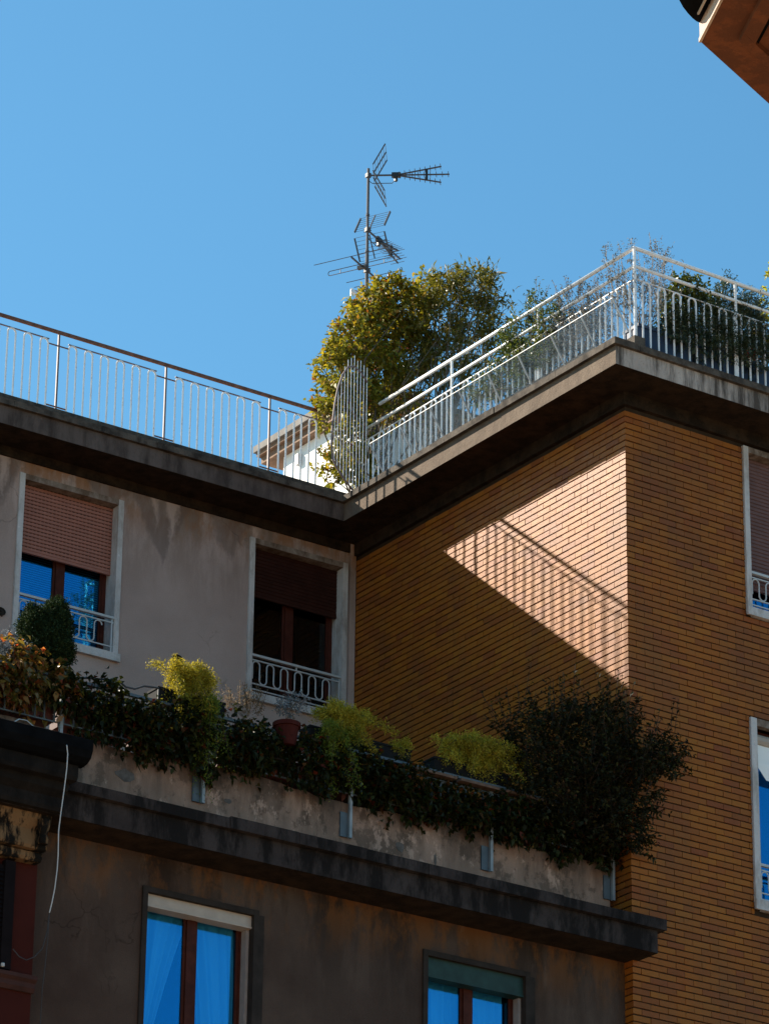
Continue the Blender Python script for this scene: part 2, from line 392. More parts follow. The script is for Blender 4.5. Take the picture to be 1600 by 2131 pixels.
def link(me, name, parent=None, org=(0, 0, 0), label=None, rel=None):
    o = bpy.data.objects.new(name, me); COL.objects.link(o)
    if parent:
        o.parent = parent
        if rel is not None: o.location = rel
        ORG[o.name] = tuple(np.asarray(ORG[parent.name]) + (np.asarray(rel) if rel is not None else 0))
    else:
        o.location = org; ORG[o.name] = tuple(org)
    if label: o['label'] = label
    return o
def tag(o, label=None, cat=None, group=None, kind=None):
    if label: o['label'] = label
    if cat: o['category'] = cat
    if group: o['group'] = group
    if kind: o['kind'] = kind
    return o
def thing(name, label, cat, loc, group=None):
    o = bpy.data.objects.new(name, None); COL.objects.link(o); o.location = loc; o.empty_display_size = 0.2
    ORG[o.name] = tuple(map(float, loc))
    return tag(o, label, cat, group)

def wall_grid(mb, x0, x1, z0, z1, y, holes, depth):
    """front face at y with rectangular holes and their reveals (towards +y)"""
    xs = sorted({x0, x1, *[h[0] for h in holes], *[h[1] for h in holes]}); zs = sorted({z0, z1, *[h[2] for h in holes], *[h[3] for h in holes]})
    for i in range(len(xs) - 1):
        for j in range(len(zs) - 1):
            cx, cz = (xs[i] + xs[i + 1]) / 2, (zs[j] + zs[j + 1]) / 2
            if any(h[0] < cx < h[1] and h[2] < cz < h[3] for h in holes): continue
            mb.quad((xs[i], y, zs[j]), (xs[i + 1], y, zs[j]), (xs[i + 1], y, zs[j + 1]), (xs[i], y, zs[j + 1]))
    for a, b, c, d in holes:
        e = y + depth
        mb.quad((a, y, c), (a, e, c), (a, e, d), (a, y, d)); mb.quad((b, y, c), (b, y, d), (b, e, d), (b, e, c))
        mb.quad((a, y, d), (a, e, d), (b, e, d), (b, y, d)); mb.quad((a, y, c), (b, y, c), (b, e, c), (a, e, c))

# ------------------------------------------------------------------ the place: main dimensions (metres)
D = 5.697                   # depth of the brick side wall
ZS, ZT = 22.005, 22.33      # roof slab underside and top
OV = 0.575                  # roof overhang
AX0 = -8.3                  # left end of the plastered upper floor
YL = -5.55                  # plane of the lower plastered wall
YP = -5.40                  # front of the terrace parapet
BX1 = 6.0                   # right end of the brick block
YB = 9.0                    # back of the buildings

g = MB(); g.quad((-400, -400, 0), (400, -400, 0), (400, 400, 0), (-400, 400, 0))
tag(g.build('ground', M['paving']), kind='structure', label='unseen ground below the buildings, toned pale to bounce warm light up')

# ------------------------------------------------------------------ windows
def serpentine(x0, x1, y, zlo, zhi, period, phase=0.0):
    """one continuous wavy rod: hairpins up and down"""
    r = period / 4; pts = []; x = x0; up = True
    pts.append((x, y, zlo + r))
    while x + 2 * r <= x1 + 1e-6:
        if up:
            pts.append((x, y, zhi - r))
            pts += [(x + r - r * math.cos(a), y, zhi - r + r * math.sin(a)) for a in np.linspace(0.3, math.pi - 0.3, 6)]
            pts.append((x + 2 * r, y, zhi - r))
        else:
            pts.append((x, y, zlo + r))
            pts += [(x + r - r * math.cos(a), y, zlo + r - r * math.sin(a)) for a in np.linspace(0.3, math.pi - 0.3, 6)]
            pts.append((x + 2 * r, y, zlo + r))
        up = not up; x += 2 * r
    return pts

def window(bld, y, x0, x1, z0, z1, shut_z=None, shut_m=None, slots=False, glass='glass', rail=None, stone='stone', blinds=False,
           box=None, curtains=(), label=None, sw=0.09, jd=0.19, lintel=True, sill=True, roller=False, liner=False, inset=0.19):
    """a window in a wall whose face is the plane y (facing -y); x0..x1, z0..z1 = outside of its surround"""
    a, b, c, d = x0 + sw, x1 - sw, z0 + (sw if sill else 0), z1 - (sw if lintel else 0)
    ys = y + inset
    f = MB()
    fw, cs = 0.055, (a + b) / 2
    for p, q in (((a, ys, c), (a + fw, ys + 0.06, d)), ((b - fw, ys, c), (b, ys + 0.06, d)),
                 ((a + fw, ys, d - 0.07), (b - fw, ys + 0.06, d)), ((a + fw, ys, c), (b - fw, ys + 0.06, c + 0.07)),
                 ((cs - 0.055, ys - 0.012, c + 0.07), (cs + 0.055, ys + 0.055, d - 0.07))): f.box(p, q)
    for l, r in ((a + fw, cs - 0.055), (cs + 0.055, b - fw)):     # sash rims
        for p, q in (((l, ys + 0.012, c + 0.07), (l + 0.03, ys + 0.05, d - 0.07)), ((r - 0.03, ys + 0.012, c + 0.07), (r, ys + 0.05, d - 0.07)),
                     ((l + 0.03, ys + 0.012, d - 0.105), (r - 0.03, ys + 0.05, d - 0.07)), ((l + 0.03, ys + 0.012, c + 0.07), (r - 0.03, ys + 0.05, c + 0.105))): f.box(p, q)
    w = f.build('window', M['wood'], bld, label=label)
    for l, r in ((a + fw + 0.03, cs - 0.085), (cs + 0.085, b - fw - 0.03)):
        p = MB(); p.box((l, ys + 0.026, c + 0.105), (r, ys + 0.034, d - 0.105)); p.build('pane', M[glass], w)
    st = M[stone]
    for l, r in ((x0, a), (b, x1)):
        p = MB(); p.box((l, y - 0.028, z0), (r, y + jd, z1)); p.build('jamb', st, w)
    if lintel:
        p = MB(); p.box((a, y - 0.025, d), (b, y + jd, z1)); p.build('lintel', M['lintel'] if stone == 'stone' else st, w)
    if sill:
        p = MB(); p.box((a, y - 0.06, z0 - 0.03), (b, y + jd, c)); p.build('sill', st, w)
        for l, r in ((x0 - 0.02, a), (b, x1 + 0.02)):
            p = MB(); p.box((l, y - 0.06, z0 - 0.03), (r, y - 0.028, c)); p.build('sill_end', st, w)
    if shut_z is not None:
        s = MB(); n = int((d - shut_z) / 0.048); ph = (d - shut_z) / n; yf = y + 0.115
        for i in range(n):
            zz = shut_z + i * ph
            s.add([(a, yf + 0.012, zz), (b, yf + 0.012, zz), (b, yf, zz + ph * 0.2), (a, yf, zz + ph * 0.2), (b, yf, zz + ph * 0.86), (a, yf, zz + ph * 0.86),
                   (b, yf + 0.012, zz + ph), (a, yf + 0.012, zz + ph)], [(0, 1, 2, 3), (3, 2, 4, 5), (5, 4, 6, 7)])
        s.box((a, yf + 0.013, shut_z), (b, yf + 0.03, d))
        s.box((a, yf - 0.004, shut_z - 0.035), (b, yf + 0.03, shut_z))
        if slots:
            s.k = 1
            for i in range(n):
                zz = shut_z + (i + 0.93) * ph; m = int((b - a) / 0.052)
                for k in range(m):
                    xx = a + (k + 0.5) * (b - a) / m
                    s.box((xx - 0.015, yf - 0.001, zz - 0.0045), (xx + 0.015, yf + 0.01, zz + 0.0045))
        s.build('roller_shutter', [M[shut_m], M['slot']], w)
    if blinds:
        s = MB(); n = int((d - c) / 0.03)
        for i in range(n):
            zz = c + 0.05 + i * 0.03
            s.quad((a + 0.06, ys + 0.09, zz), (b - 0.06, ys + 0.09, zz), (b - 0.06, ys + 0.108, zz + 0.016), (a + 0.06, ys + 0.108, zz + 0.016))
        s.build('venetian_blind', M['blind'], w)
    if box:
        bz0, bm = box
        p = MB(); p.box((a, y + 0.03, bz0 + 0.02), (b, y + 0.17, d)); p.box((a, y + 0.018, bz0), (b, y + 0.17, bz0 + 0.02)); p.build('shutter_box', M[bm], w)
    for (t0, t1, b0, b1, zb) in curtains:       # top edge t0..t1, bottom edge b0..b1 at height zb
        s = MB(); nx, nz = 70, 12; vs = []; fs = []
        for j in range(nz + 1):
            v = j / nz; zz = (d - 0.06) * (1 - v) + zb * v; e = v ** 0.8
            for i in range(nx + 1):
                u = i / nx; xx = (t0 + (t1 - t0) * u) * (1 - e) + (b0 + (b1 - b0) * u) * e
                vs.append((xx, ys + 0.15 + 0.034 * math.sin(u * 30 + 2.2 * math.sin(u * 7)) + 0.02 * math.sin(u * 11 + v), zz))
        for j in range(nz):
            for i in range(nx): k = j * (nx + 1) + i; fs.append((k, k + 1, k + nx + 2, k + nx + 1))
        s.add(vs, fs); s.build('curtain', M['curtain'], w, smooth=True)
    if liner:
        for l, r in ((a, a + .035), (b - .035, b)):
            q_ = MB(); q_.box((l, y + .07, c), (r, y + inset - .004, (box[0] if box else d) - .004)); q_.build('side_liner', M['liner'], w)
    if rail:
        zr0, zr1, x_in = rail
        s = MB(); yr = y - 0.005
        s.box((a, yr - 0.022, zr1 - 0.03), (b, yr + 0.022, zr1)); 
        s.box((a, yr - 0.008, zr1 - 0.085), (b, yr + 0.008, zr1 - 0.07))
        s.box((a, yr - 0.008, zr0 + 0.075), (b, yr + 0.008, zr0 + 0.09)); s.box((a, yr - 0.008, zr0), (b, yr + 0.008, zr0 + 0.015))
        s.box((b - 0.03, yr - 0.010, zr0 + 0.016), (b - 0.012, yr + 0.010, zr1 - 0.031)); s.box(((a + b) / 2 - 0.009, yr - 0.007, zr1 - 0.07), ((a + b) / 2 + 0.009, yr + 0.007, zr1 - 0.031))
        s.tube(serpentine(a + 0.02, b - 0.06, yr, zr0 + 0.095, zr1 - 0.09, 0.212), 0.0095, 6)
        s.build('window_railing', M['grey_rail'], w)
    if roller:
        s = MB(); s.tube([(a, y + 0.12, d - 0.12), (b, y + 0.12, d - 0.12)], 0.07, 10); s.build('rolled_blind', M['cream'], w)
        s = MB(); s.box((a + 0.01, y + 0.10, d - 0.42), (b, y + 0.11, d - 0.18)); s.quad((a + 0.01, y + 0.06, d - 0.42), (a + 0.2, y + 0.07, d - 0.62), (b, y + 0.07, d - 0.66), (b, y + 0.06, d - 0.42))
        s.build('cloth_valance', M['curtain'], w)
    rm = MB(); rd = 1.2                              # the dark room behind
    rm.quad((a - 0.3, ys + rd, c - 0.3), (b + 0.3, ys + rd, c - 0.3), (b + 0.3, ys + rd, d + 0.2), (a - 0.3, ys + rd, d + 0.2))
    for xx in (a - 0.3, b + 0.3): rm.quad((xx, ys + 0.061, c - 0.3), (xx, ys + rd, c - 0.3), (xx, ys + rd, d + 0.2), (xx, ys + 0.061, d + 0.2))
    for zz in (c - 0.3, d + 0.2): rm.quad((a - 0.3, ys + 0.061, zz), (b + 0.3, ys + 0.061, zz), (b + 0.3, ys + rd, zz), (a - 0.3, ys + rd, zz))
    rm.build('room', M['dark_in'], w)
    return w

# ------------------------------------------------------------------ brick block
brk = thing('brick_apartment_block', 'brick apartment block with overhanging concrete roof, tall flank half in sunlight', 'building', (0, -D, 0))
C1 = (1.80, 3.32, 19.60, 21.80); C2 = (1.80, 3.32, 15.92, 18.27)
core = MB()
RC = 0.016
wall_grid(core, RC, BX1, 0, ZS - 0.17, -D + RC, [(C1[0] + .02, C1[1] - .02, C1[2], C1[3] - .02), (C2[0] + .02, C2[1] - .02, C2[2], C2[3] - .02)], 0.3)
core.quad((RC, YB, 0), (RC, -D + RC, 0), (RC, -D + RC, ZS - 0.17), (RC, YB, ZS - 0.17))
core.quad((BX1, -D + RC, 0), (BX1, YB, 0), (BX1, YB, ZS), (BX1, -D + RC, ZS)); core.quad((BX1, YB, 0), (RC, YB, 0), (RC, YB, ZS), (BX1, YB, ZS))
wallo = core.build('brick_wall', M['mortar'], brk)

# bricks: module 0.25 x 0.08, running bond that turns the corner
ROW, MOD, BD = 0.0794, 0.25, 0.119
bricks = []          # (axis, start, end, z, proud)
Z0 = 21.237 - 110 * ROW
nrow = int((ZS - 0.172 - Z0) / ROW)
def clip(a, b, z):
    segs = [(a, b)]
    for X0, X1, Za, Zb in (C1, C2):
        if z + ROW - 0.012 > Za - 0.035 and z < Zb + 0.004:
            n = []
            for s, e in segs:
                if e <= X0 or s >= X1: n.append((s, e)); continue
                if s < X0 - 0.012: n.append((s, X0 - 0.006))
                if e > X1 + 0.012: n.append((X1 + 0.006, e))
            segs = n
    return segs
for k in range(nrow):
    z = Z0 + k * ROW
    odd = k % 2
    x = 0.0 if not odd else BD + 0.006
    first = True
    while x < 4.3:
        ln = MOD - 0.006 if not (odd and first and False) else 0.119
        for s, e in clip(x, x + ln, z): bricks.append((0, s, e, z))
        x += MOD; first = False
    if z < 15.9 - 0.2 and False: continue
    y = -D if odd else -D + BD + 0.006
    while y < -0.001:
        e = min(y + MOD - 0.006, -0.001)
        if z > 15.7 or y < -D + 0.5: bricks.append((1, y, e, z))
        y += MOD
unit = MB()
bv = 0.0
unit.box((0, 0, 0), (1, 1, 1)); unit_me = unit.mesh('brick', M['brick'])
def brick_pose(ax, s, e, z):
    h = ROW - 0.0170
    pr = random.uniform(-0.003, 0.0035)
    if ax == 0: return (s, -D - pr + 0.0, z + random.uniform(-.001, .001)), (e - s, BD, h)
    return (-pr, s, z + random.uniform(-.001, .001)), (BD, e - s, h)
scored = []
for bi, (ax, s, e, z) in enumerate(bricks):
    m = (s + e) / 2
    p0 = np.array((m, -D, z + ROW / 2) if ax == 0 else (0, m, z + ROW / 2))
    u, v = to_px(p0)
    hide = (1030 < u < 1360 and 1470 < v < 1800) or v < 860 or (ax == 1 and v > 1480)
    if not (15 < u < 1590 and 0 < v < 2120) or hide: scored.append((0, bi)); continue
    du, dv = np.array(to_px(p0 + (np.array((e - s, 0, 0)) if ax == 0 else np.array((0, e - s, 0))))) - (u, v)
    _, hv = np.array(to_px(p0 + (0, 0, ROW - .012))) - (u, v)
    scored.append((abs(du * hv), bi))
scored.sort(reverse=True)
pick = {bi for sc_, bi in scored[:300] if sc_ > 0}
mass = MB()
for bi, (ax, s, e, z) in enumerate(bricks):
    loc, scl = brick_pose(ax, s, e, z)
    if bi in pick:
        o = link(unit_me, 'brick', wallo, rel=tuple(np.array(loc) - np.array(ORG[wallo.name])))
        o.scale = scl
    else:
        mass.box(loc, tuple(np.array(loc) + np.array(scl)))
tag(mass.build('brickwork', M['bricks'], brk), kind='stuff')

# roof slab, drip edge and soffit band of the brick block
LIP = 0.052
def slab(x0, x1, y0, y1, bld, mats, nm='roof_slab'):
    s = MB(); s.box((x0, y0, ZS), (x1, y1, ZT - 0.085)); return s.build(nm, mats, bld)
sb = MB()
xa, ya = -OV, -D - OV
vs = [(xa, ya, ZS), (BX1 + .5, ya, ZS), (BX1 + .5, YB, ZS), (xa, YB, ZS), (xa, ya, ZT - .085), (BX1 + .5, ya, ZT - .085), (BX1 + .5, YB, ZT - .085), (xa, YB, ZT - .085)]
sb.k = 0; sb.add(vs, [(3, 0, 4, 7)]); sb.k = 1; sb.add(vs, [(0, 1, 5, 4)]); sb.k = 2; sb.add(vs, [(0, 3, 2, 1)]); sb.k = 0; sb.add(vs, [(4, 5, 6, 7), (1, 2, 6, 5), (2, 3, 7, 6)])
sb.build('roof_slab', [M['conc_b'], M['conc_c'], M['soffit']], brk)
cp = MB()
# coping as separate lengths with slightly uneven noses
def coping_run(a, b, axis, fixed, out, parts_parent, mat):
    t = a
    while t < b - 0.02:
        e = min(t + random.uniform(0.9, 1.25), b)
        j = random.uniform(-0.006, 0.006); jz = random.uniform(-0.005, 0.004)
        m = MB()
        if axis == 'y': m.box((fixed - LIP + j, t + .002, ZT - 0.083), (fixed + 0.33, e - .002, ZT + jz))
        else: m.box((t + .002, fixed - LIP + j, ZT - 0.083), (e - .002, fixed + 0.33, ZT + jz))
        m.build('coping_slab', mat, parts_parent); t = e
coping_run(-D - OV - LIP, -OV - LIP, 'y', -OV, 1, brk, M['coping'])
coping_run(-OV + 0.335, BX1 + .5, 'x', -D - OV, 1, brk, M['coping'])
t_ = MB(); t_.box((-OV + 0.34, -D - OV + 0.34, ZT - 0.083), (BX1 + .5, YB, ZT - 0.012)); t_.build('terrace_floor', M['roof_gravel'], brk)
k_ = MB(); k_.box((-.28, -D - .565, ZT - .01), (-.12, -.29, 22.47)); k_.build('roof_kerb', M['coping'], brk)
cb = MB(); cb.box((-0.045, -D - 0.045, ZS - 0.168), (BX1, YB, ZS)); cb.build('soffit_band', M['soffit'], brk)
window(brk, -D, *C1, shut_z=20.02, shut_m='shut_c', rail=(19.72, 20.16, 0), label='upper right window with maroon shutter nearly closed', glass='glass', jd=0.2, sw=0.075)
window(brk, -D, *C2, rail=(16.03, 16.47, 0), label='lower right window with blue reflecting glass and pale rolled blind', roller=True, jd=0.06, sw=0.09, inset=0.14)

# ------------------------------------------------------------------ plastered block
pls = thing('plaster_apartment_block', 'weathered plastered apartment block with four shaded windows and a planted terrace', 'building', (-4, -5, 0))
A1 = (-5.015, -3.52, 19.56, 21.71); A2 = (-1.635, -0.13, 19.52, 21.71)
w_ = MB(); wall_grid(w_, AX0, 0.0, 15.2, ZS - 0.004, 0.0, [(A1[0] + .02, A1[1] - .02, A1[2], A1[3] - .02), (A2[0] + .02, A2[1] - .02, A2[2], A2[3] - .02)], 0.3)
w_.build('upper_wall', M['plaster_up'], pls)
w_ = MB(); w_.quad((AX0, YB, 15), (AX0, 0, 15), (AX0, 0, ZS - .004), (AX0, YB, ZS - .004)); w_.quad((AX0, YB, 0), (0, YB, 0), (0, YB, ZS), (AX0, YB, ZS)); w_.build('end_wall', M['plaster_up'], pls)
L1 = (-6.33, -4.90, 12.2, 14.60); L2 = (-2.775, -1.34, 12.2, 14.585)
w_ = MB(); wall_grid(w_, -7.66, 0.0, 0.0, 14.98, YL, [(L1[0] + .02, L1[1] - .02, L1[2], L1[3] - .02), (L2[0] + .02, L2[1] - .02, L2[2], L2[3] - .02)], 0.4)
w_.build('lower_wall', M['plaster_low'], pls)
# pilaster strip in the inner corner
w_ = MB(); w_.box((-0.10, -0.035, 15.6), (-0.012, -0.001, ZS - .01)); w_.build('corner_pilaster', M['plaster_up'], pls)
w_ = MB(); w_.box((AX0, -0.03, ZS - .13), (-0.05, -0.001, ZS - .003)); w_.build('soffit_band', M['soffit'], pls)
# roof slab
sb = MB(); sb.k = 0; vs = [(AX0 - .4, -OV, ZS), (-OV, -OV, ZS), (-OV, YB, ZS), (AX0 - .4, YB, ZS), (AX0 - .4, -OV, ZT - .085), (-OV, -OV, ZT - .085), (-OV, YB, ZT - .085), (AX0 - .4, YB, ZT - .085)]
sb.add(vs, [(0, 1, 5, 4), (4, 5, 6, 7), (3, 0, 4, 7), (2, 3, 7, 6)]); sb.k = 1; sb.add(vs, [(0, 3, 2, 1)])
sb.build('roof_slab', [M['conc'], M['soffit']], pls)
coping_run(AX0 - .4, -OV + 0.33, 'x', -OV, 1, pls, M['coping'])
t_ = MB(); t_.box((AX0 - .4, -OV + 0.34, ZT - 0.083), (-OV + .335, YB, ZT - 0.012)); t_.build('terrace_floor', M['roof_gravel'], pls)
k_ = MB(); k_.box((AX0 - .4, -.28, ZT - .01), (-.30, -.12, 22.565)); k_.build('roof_kerb', M['coping'], pls)
# terrace: slab with ledge, floor, parapet
YC = -6.12
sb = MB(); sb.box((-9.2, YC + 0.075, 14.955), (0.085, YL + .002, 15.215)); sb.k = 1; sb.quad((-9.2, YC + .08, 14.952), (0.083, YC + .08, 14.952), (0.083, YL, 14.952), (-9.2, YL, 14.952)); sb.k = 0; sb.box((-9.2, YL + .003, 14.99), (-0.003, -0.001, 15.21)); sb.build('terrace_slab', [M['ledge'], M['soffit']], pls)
lx = -9.2
while lx < 0.15:
    e = min(lx + random.uniform(0.8, 1.3), 0.165); m = MB(); j = random.uniform(-.012, .012); jz = random.uniform(-.015, .012)
    if e > 0.0: m.box((lx + .002, YC + j, 15.218), (e, YL - .16, 15.345 + jz)); 
    else: m.box((lx + .002, YC + j, 15.218), (e - .002, YP + .1, 15.345 + jz))
    m.build('ledge_slab', M['ledge'], pls); lx = e + (1 if e >= 0.165 else 0)
w_ = MB()
# parapet with a broken upper edge
xs = np.arange(-9.2, -0.079, 0.16); top = [16.14 + 0.035 * math.sin(x * 2.1) + random.uniform(-.02, .02) for x in xs]
for i in range(len(xs) - 1):
    x0, x1 = xs[i], xs[i + 1]
    w_.quad((x0, YP, 15.2), (x1, YP, 15.2), (x1, YP, top[i + 1]), (x0, YP, top[i])); w_.quad((x0, YP, top[i]), (x1, YP, top[i + 1]), (x1, YP + .16, top[i + 1]), (x0, YP + .16, top[i]))
    w_.quad((x0, YP + .16, 15.2), (x0, YP + .16, top[i]), (x1, YP + .16, top[i + 1]), (x1, YP + .16, 15.2))
x1 = xs[-1]; w_.quad((x1, YP, 15.2), (x1, YP + .16, 15.2), (x1, YP + .16, top[-1]), (x1, YP, top[-1]))
w_.build('parapet', M['parapet'], pls)
def blob(px, py, y, rw, rh, mat, name, proud=0.004, n=11, seed=0):
    rr = random.Random(seed); c = on_y(px, py, y); m = MB()
    pl = [(c[0] + rw * math.cos(2 * math.pi * k / n) * rr.uniform(.7, 1.1), y - proud, c[2] + rh * math.sin(2 * math.pi * k / n) * rr.uniform(.6, 1.1)) for k in range(n)]
    m.prism(pl, (0, proud - .001, 0)); return m.build(name, mat, pls)
M['bare'] = simple('bare_render', (0.10, 0.085, 0.078), 0.95, 0.1, var=0.35, scale=14)
blob(262, 1614, YP, 0.13, 0.075, M['bare'], 'bare_patch', seed=3); blob(474, 1668, YP, 0.05, 0.03, M['bare'], 'bare_patch', seed=5)
blob(832, 1763, YP, 0.07, 0.07, M['bare'], 'bare_patch', seed=8); blob(905, 1790, YP, 0.02, 0.08, M['bare'], 'bare_patch', seed=9)
# small conduit outlets on the upper wall
for px, py in ((370, 1371), (1, 1272)):
    c = on_y(px, py, -0.02); m = MB()
    m.add([(c[0] + .075 * math.cos(a), -0.012, c[2] + .055 * math.sin(a)) for a in np.linspace(0, 2 * math.pi, 14)[:-1]], [tuple(range(13))])
    m.tube([(c[0] + .07 * math.cos(a), -0.02, c[2] + .05 * math.sin(a)) for a in np.linspace(0, 2 * math.pi, 14)[:-1]], .006, 5, True); m.tube([(c[0], -.02, c[2] + .02), (c[0] + .01, -.06, c[2] - .02), (c[0] + .005, -.05, c[2] - .08)], .01, 5)
    m.build('conduit_outlet', M['stone_dk'], pls)
window(pls, 0.0, *A1, shut_z=20.76, shut_m='shut_a', slots=True, rail=(19.64, 20.12, 0), blinds=True, label='left upper window with half lowered pinkish shutter', inset=0.21, jd=0.22, sw=0.075)
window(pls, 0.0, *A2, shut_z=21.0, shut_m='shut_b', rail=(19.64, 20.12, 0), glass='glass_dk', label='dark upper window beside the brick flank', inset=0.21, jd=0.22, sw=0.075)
window(pls, YL, *L1, stone='stone_dk', box=(14.40, 'cream'), label='lower left window with drawn back curtains', curtains=[(-6.12, -5.55, -6.16, -6.04, 12.95), (-5.60, -5.02, -5.36, -4.98, 12.95)], sill=False, sw=0.06, jd=0.14, inset=0.17, liner=True)
window(pls, YL, *L2, stone='stone_dk', box=(14.30, 'green_box'), label='lower right window with straight curtains under a green box', curtains=[(-2.62, -2.1, -2.62, -2.1, 12.7), (-2.08, -1.5, -2.08, -1.5, 12.7)], sill=False, sw=0.06, jd=0.14, inset=0.17, liner=True)
for (X0, X1, Z0_, Z1_) in (L1, L2):
    m = MB()
    m.box((X1 + .002, YL - .02, Z0_), (X1 + .07, YL + .003, Z1_ - .05)); m.build('window_edge_strip', M['stone_dk'], pls)

# ------------------------------------------------------------------ roof-top house behind the trees
ph = thing('penthouse', 'white rooftop house with peeling brown eaves behind the roof railing', 'rooftop house', (0.85, 1.0, ZT))
m = MB(); m.box((0.66, 0.9, ZT - .012), (5.5, on_x(590, 965, .66)[1], 24.58)); m.build('wall', M['white_wall'], ph)
m = MB(); m.box((0.53, 0.7, 24.50), (5.6, 3.19, 24.60)); m.build('eave', M['eave_wood'], ph)
m = MB(); m.box((0.47, 0.6, 24.603), (5.7, 3.22, 24.66)); m.build('eave_board', M['eave_wood'], ph)
m = MB(); m.box((0.43, 0.55, 24.663), (5.75, 3.25, 24.76)); m.build('roof', M['eave_top'], ph)
m = MB(); m.box((0.60, 2.35, 24.22), (0.66, 2.43, 24.38)); m.build('wall_lamp', M['grey_rail'], ph)

# ------------------------------------------------------------------ roof railings
def hairpin(axis, h, w=0.112, r=0.0132):
    k = w / 2; pts = [(-k, 0)] + [(-k, h - k)] + [(-k * math.cos(a), h - k + k * math.sin(a)) for a in np.linspace(0.3, math.pi - .3, 6)] + [(k, h - k), (k, 0)]
    m = MB(); m.tube([((u, 0, z) if axis == 'x' else (0, u, z)) for u, z in pts], r, 6); return m
def place(me, name, parent, pos):
    return link(me, name, parent, rel=tuple(np.array(pos) - np.array(ORG[parent.name])))

YA = -0.20
KA = 22.565
ra = thing('roof_railing', 'long white roof railing with rusty handrail on the plastered block', 'railing', (-5, YA, ZT), 'railings round the roof terraces')
zt = 23.645
m = MB(); m.box((AX0 - .3, YA - .022, zt), (-0.62, YA + .022, zt + .034)); m.build('handrail', M['rust'], ra)
hp = hairpin('x', 0.962).mesh('baluster', M['white_metal'])
posts = [on_y(343, 842, YA)[0] + 1.578 * i for i in range(-3, 2)]
for i, xp in enumerate(posts):
    m = MB(); m.box((xp - .012, YA - .012, KA), (xp + .012, YA + .012, zt)); m.build('post', M['post_metal'], ra); m = MB(); m.box((xp - .07, YA - .03, KA), (xp + .12, YA + .03, KA + .02)); m.build('base_plate', M['post_metal'], ra)
    m = MB(); m.box((xp - .155, YA - .006, KA + .900), (xp + .155, YA + .006, KA + .914)); m.build('link_bar', M['rust'], ra); m = MB(); m.box((xp - .155, YA - .006, KA + .055), (xp + .155, YA + .006, KA + .071)); m.build('link_bar', M['rust'], ra)
    s = xp + .15; n = 6; pitch = (1.578 - .30 - .112) / (n - 1)
    if i == len(posts) - 1: n = 4
    for k in range(n):
        xx = s + .056 + k * pitch
        if xx > -0.63: break
        place(hp, 'baluster', ra, (xx, YA, KA))
    m = MB(); xe = min(xp + 1.578 - .14, -0.64); m.box((xp + .14, YA - .009, KA + .962), (xe, YA + .009, KA + .974)); m.build('top_bar', M['post_metal'], ra)

XR, YR = -0.20, -6.18
KB = 22.47
def tube_rail(parent, axis, a, b, fixed, z1, z2):
    P = lambda t, z: (fixed, t, z) if axis == 'y' else (t, fixed, z)
    m = MB(); m.tube([P(a, z1), P(b[0], z1)], .024, 10); m.build('handrail', M['white_metal'], parent, smooth=True)
    m = MB(); m.tube([P(a, z2), P(b[1], z2)], .021, 10); m.build('middle_rail', M['white_metal'], parent, smooth=True)
rb = thing('roof_railing', 'white tubular roof railing above the sunlit brick flank, with leaning glass', 'railing', (XR, -3, ZT), 'railings round the roof terraces')
ZR1 = 23.69; ZR2 = 23.445
yb1 = on_x(790, 840, XR)[1]; yb2 = on_x(765, 897, XR)[1]
tube_rail(rb, 'y', YR, (yb1, yb2), XR, ZR1, ZR2)
hpy = hairpin('y', 0.805).mesh('baluster', M['white_metal'])
yy = YR + .16
py_posts = [on_x(940, 800, XR)[1], on_x(1120, 655, XR)[1]]
for yp in py_posts:
    m = MB(); m.tube([(XR, yp, KB), (XR, yp, ZR1)], .017, 8); m.build('post', M['white_metal'], rb)
while yy < -0.45:
    if all(abs(yy - p) > .075 for p in py_posts): place(hpy, 'baluster', rb, (XR, yy, KB))
    yy += 0.235
m = MB(); m.box((XR - .009, YR + .02, KB + .802), (XR + .009, -0.42, KB + .809)); m.build('top_bar', M['white_metal'], rb)
rc = thing('roof_railing', 'white tubular roof railing in front of the blue planters at upper right', 'railing', (2, YR, ZT), 'railings round the roof terraces')
tube_rail(rc, 'x', XR, (BX1, BX1), YR, ZR1, ZR2)
hpx = hairpin('x', 0.955).mesh('baluster', M['white_metal'])
m = MB(); m.tube([(XR, YR, ZT - .01), (XR, YR, ZR1 + .02)], .02, 8); m.build('corner_post', M['white_metal'], rc)
for i in range(4):
    xp = on_y(1532, 690, YR)[0] + (i) * 1.7
    if xp < BX1: m = MB(); m.tube([(xp, YR, ZT - .01), (xp, YR, ZR1)], .018, 8); m.build('post', M['white_metal'], rc)
xx = XR + .17
while xx < 3.6:
    place(hpx, 'baluster', rc, (xx, YR, ZT - .01)); xx += 0.235
m = MB(); m.box((XR + .02, YR - .009, KB + .802), (BX1, YR + .009, KB + .809)); m.build('top_bar', M['white_metal'], rc)

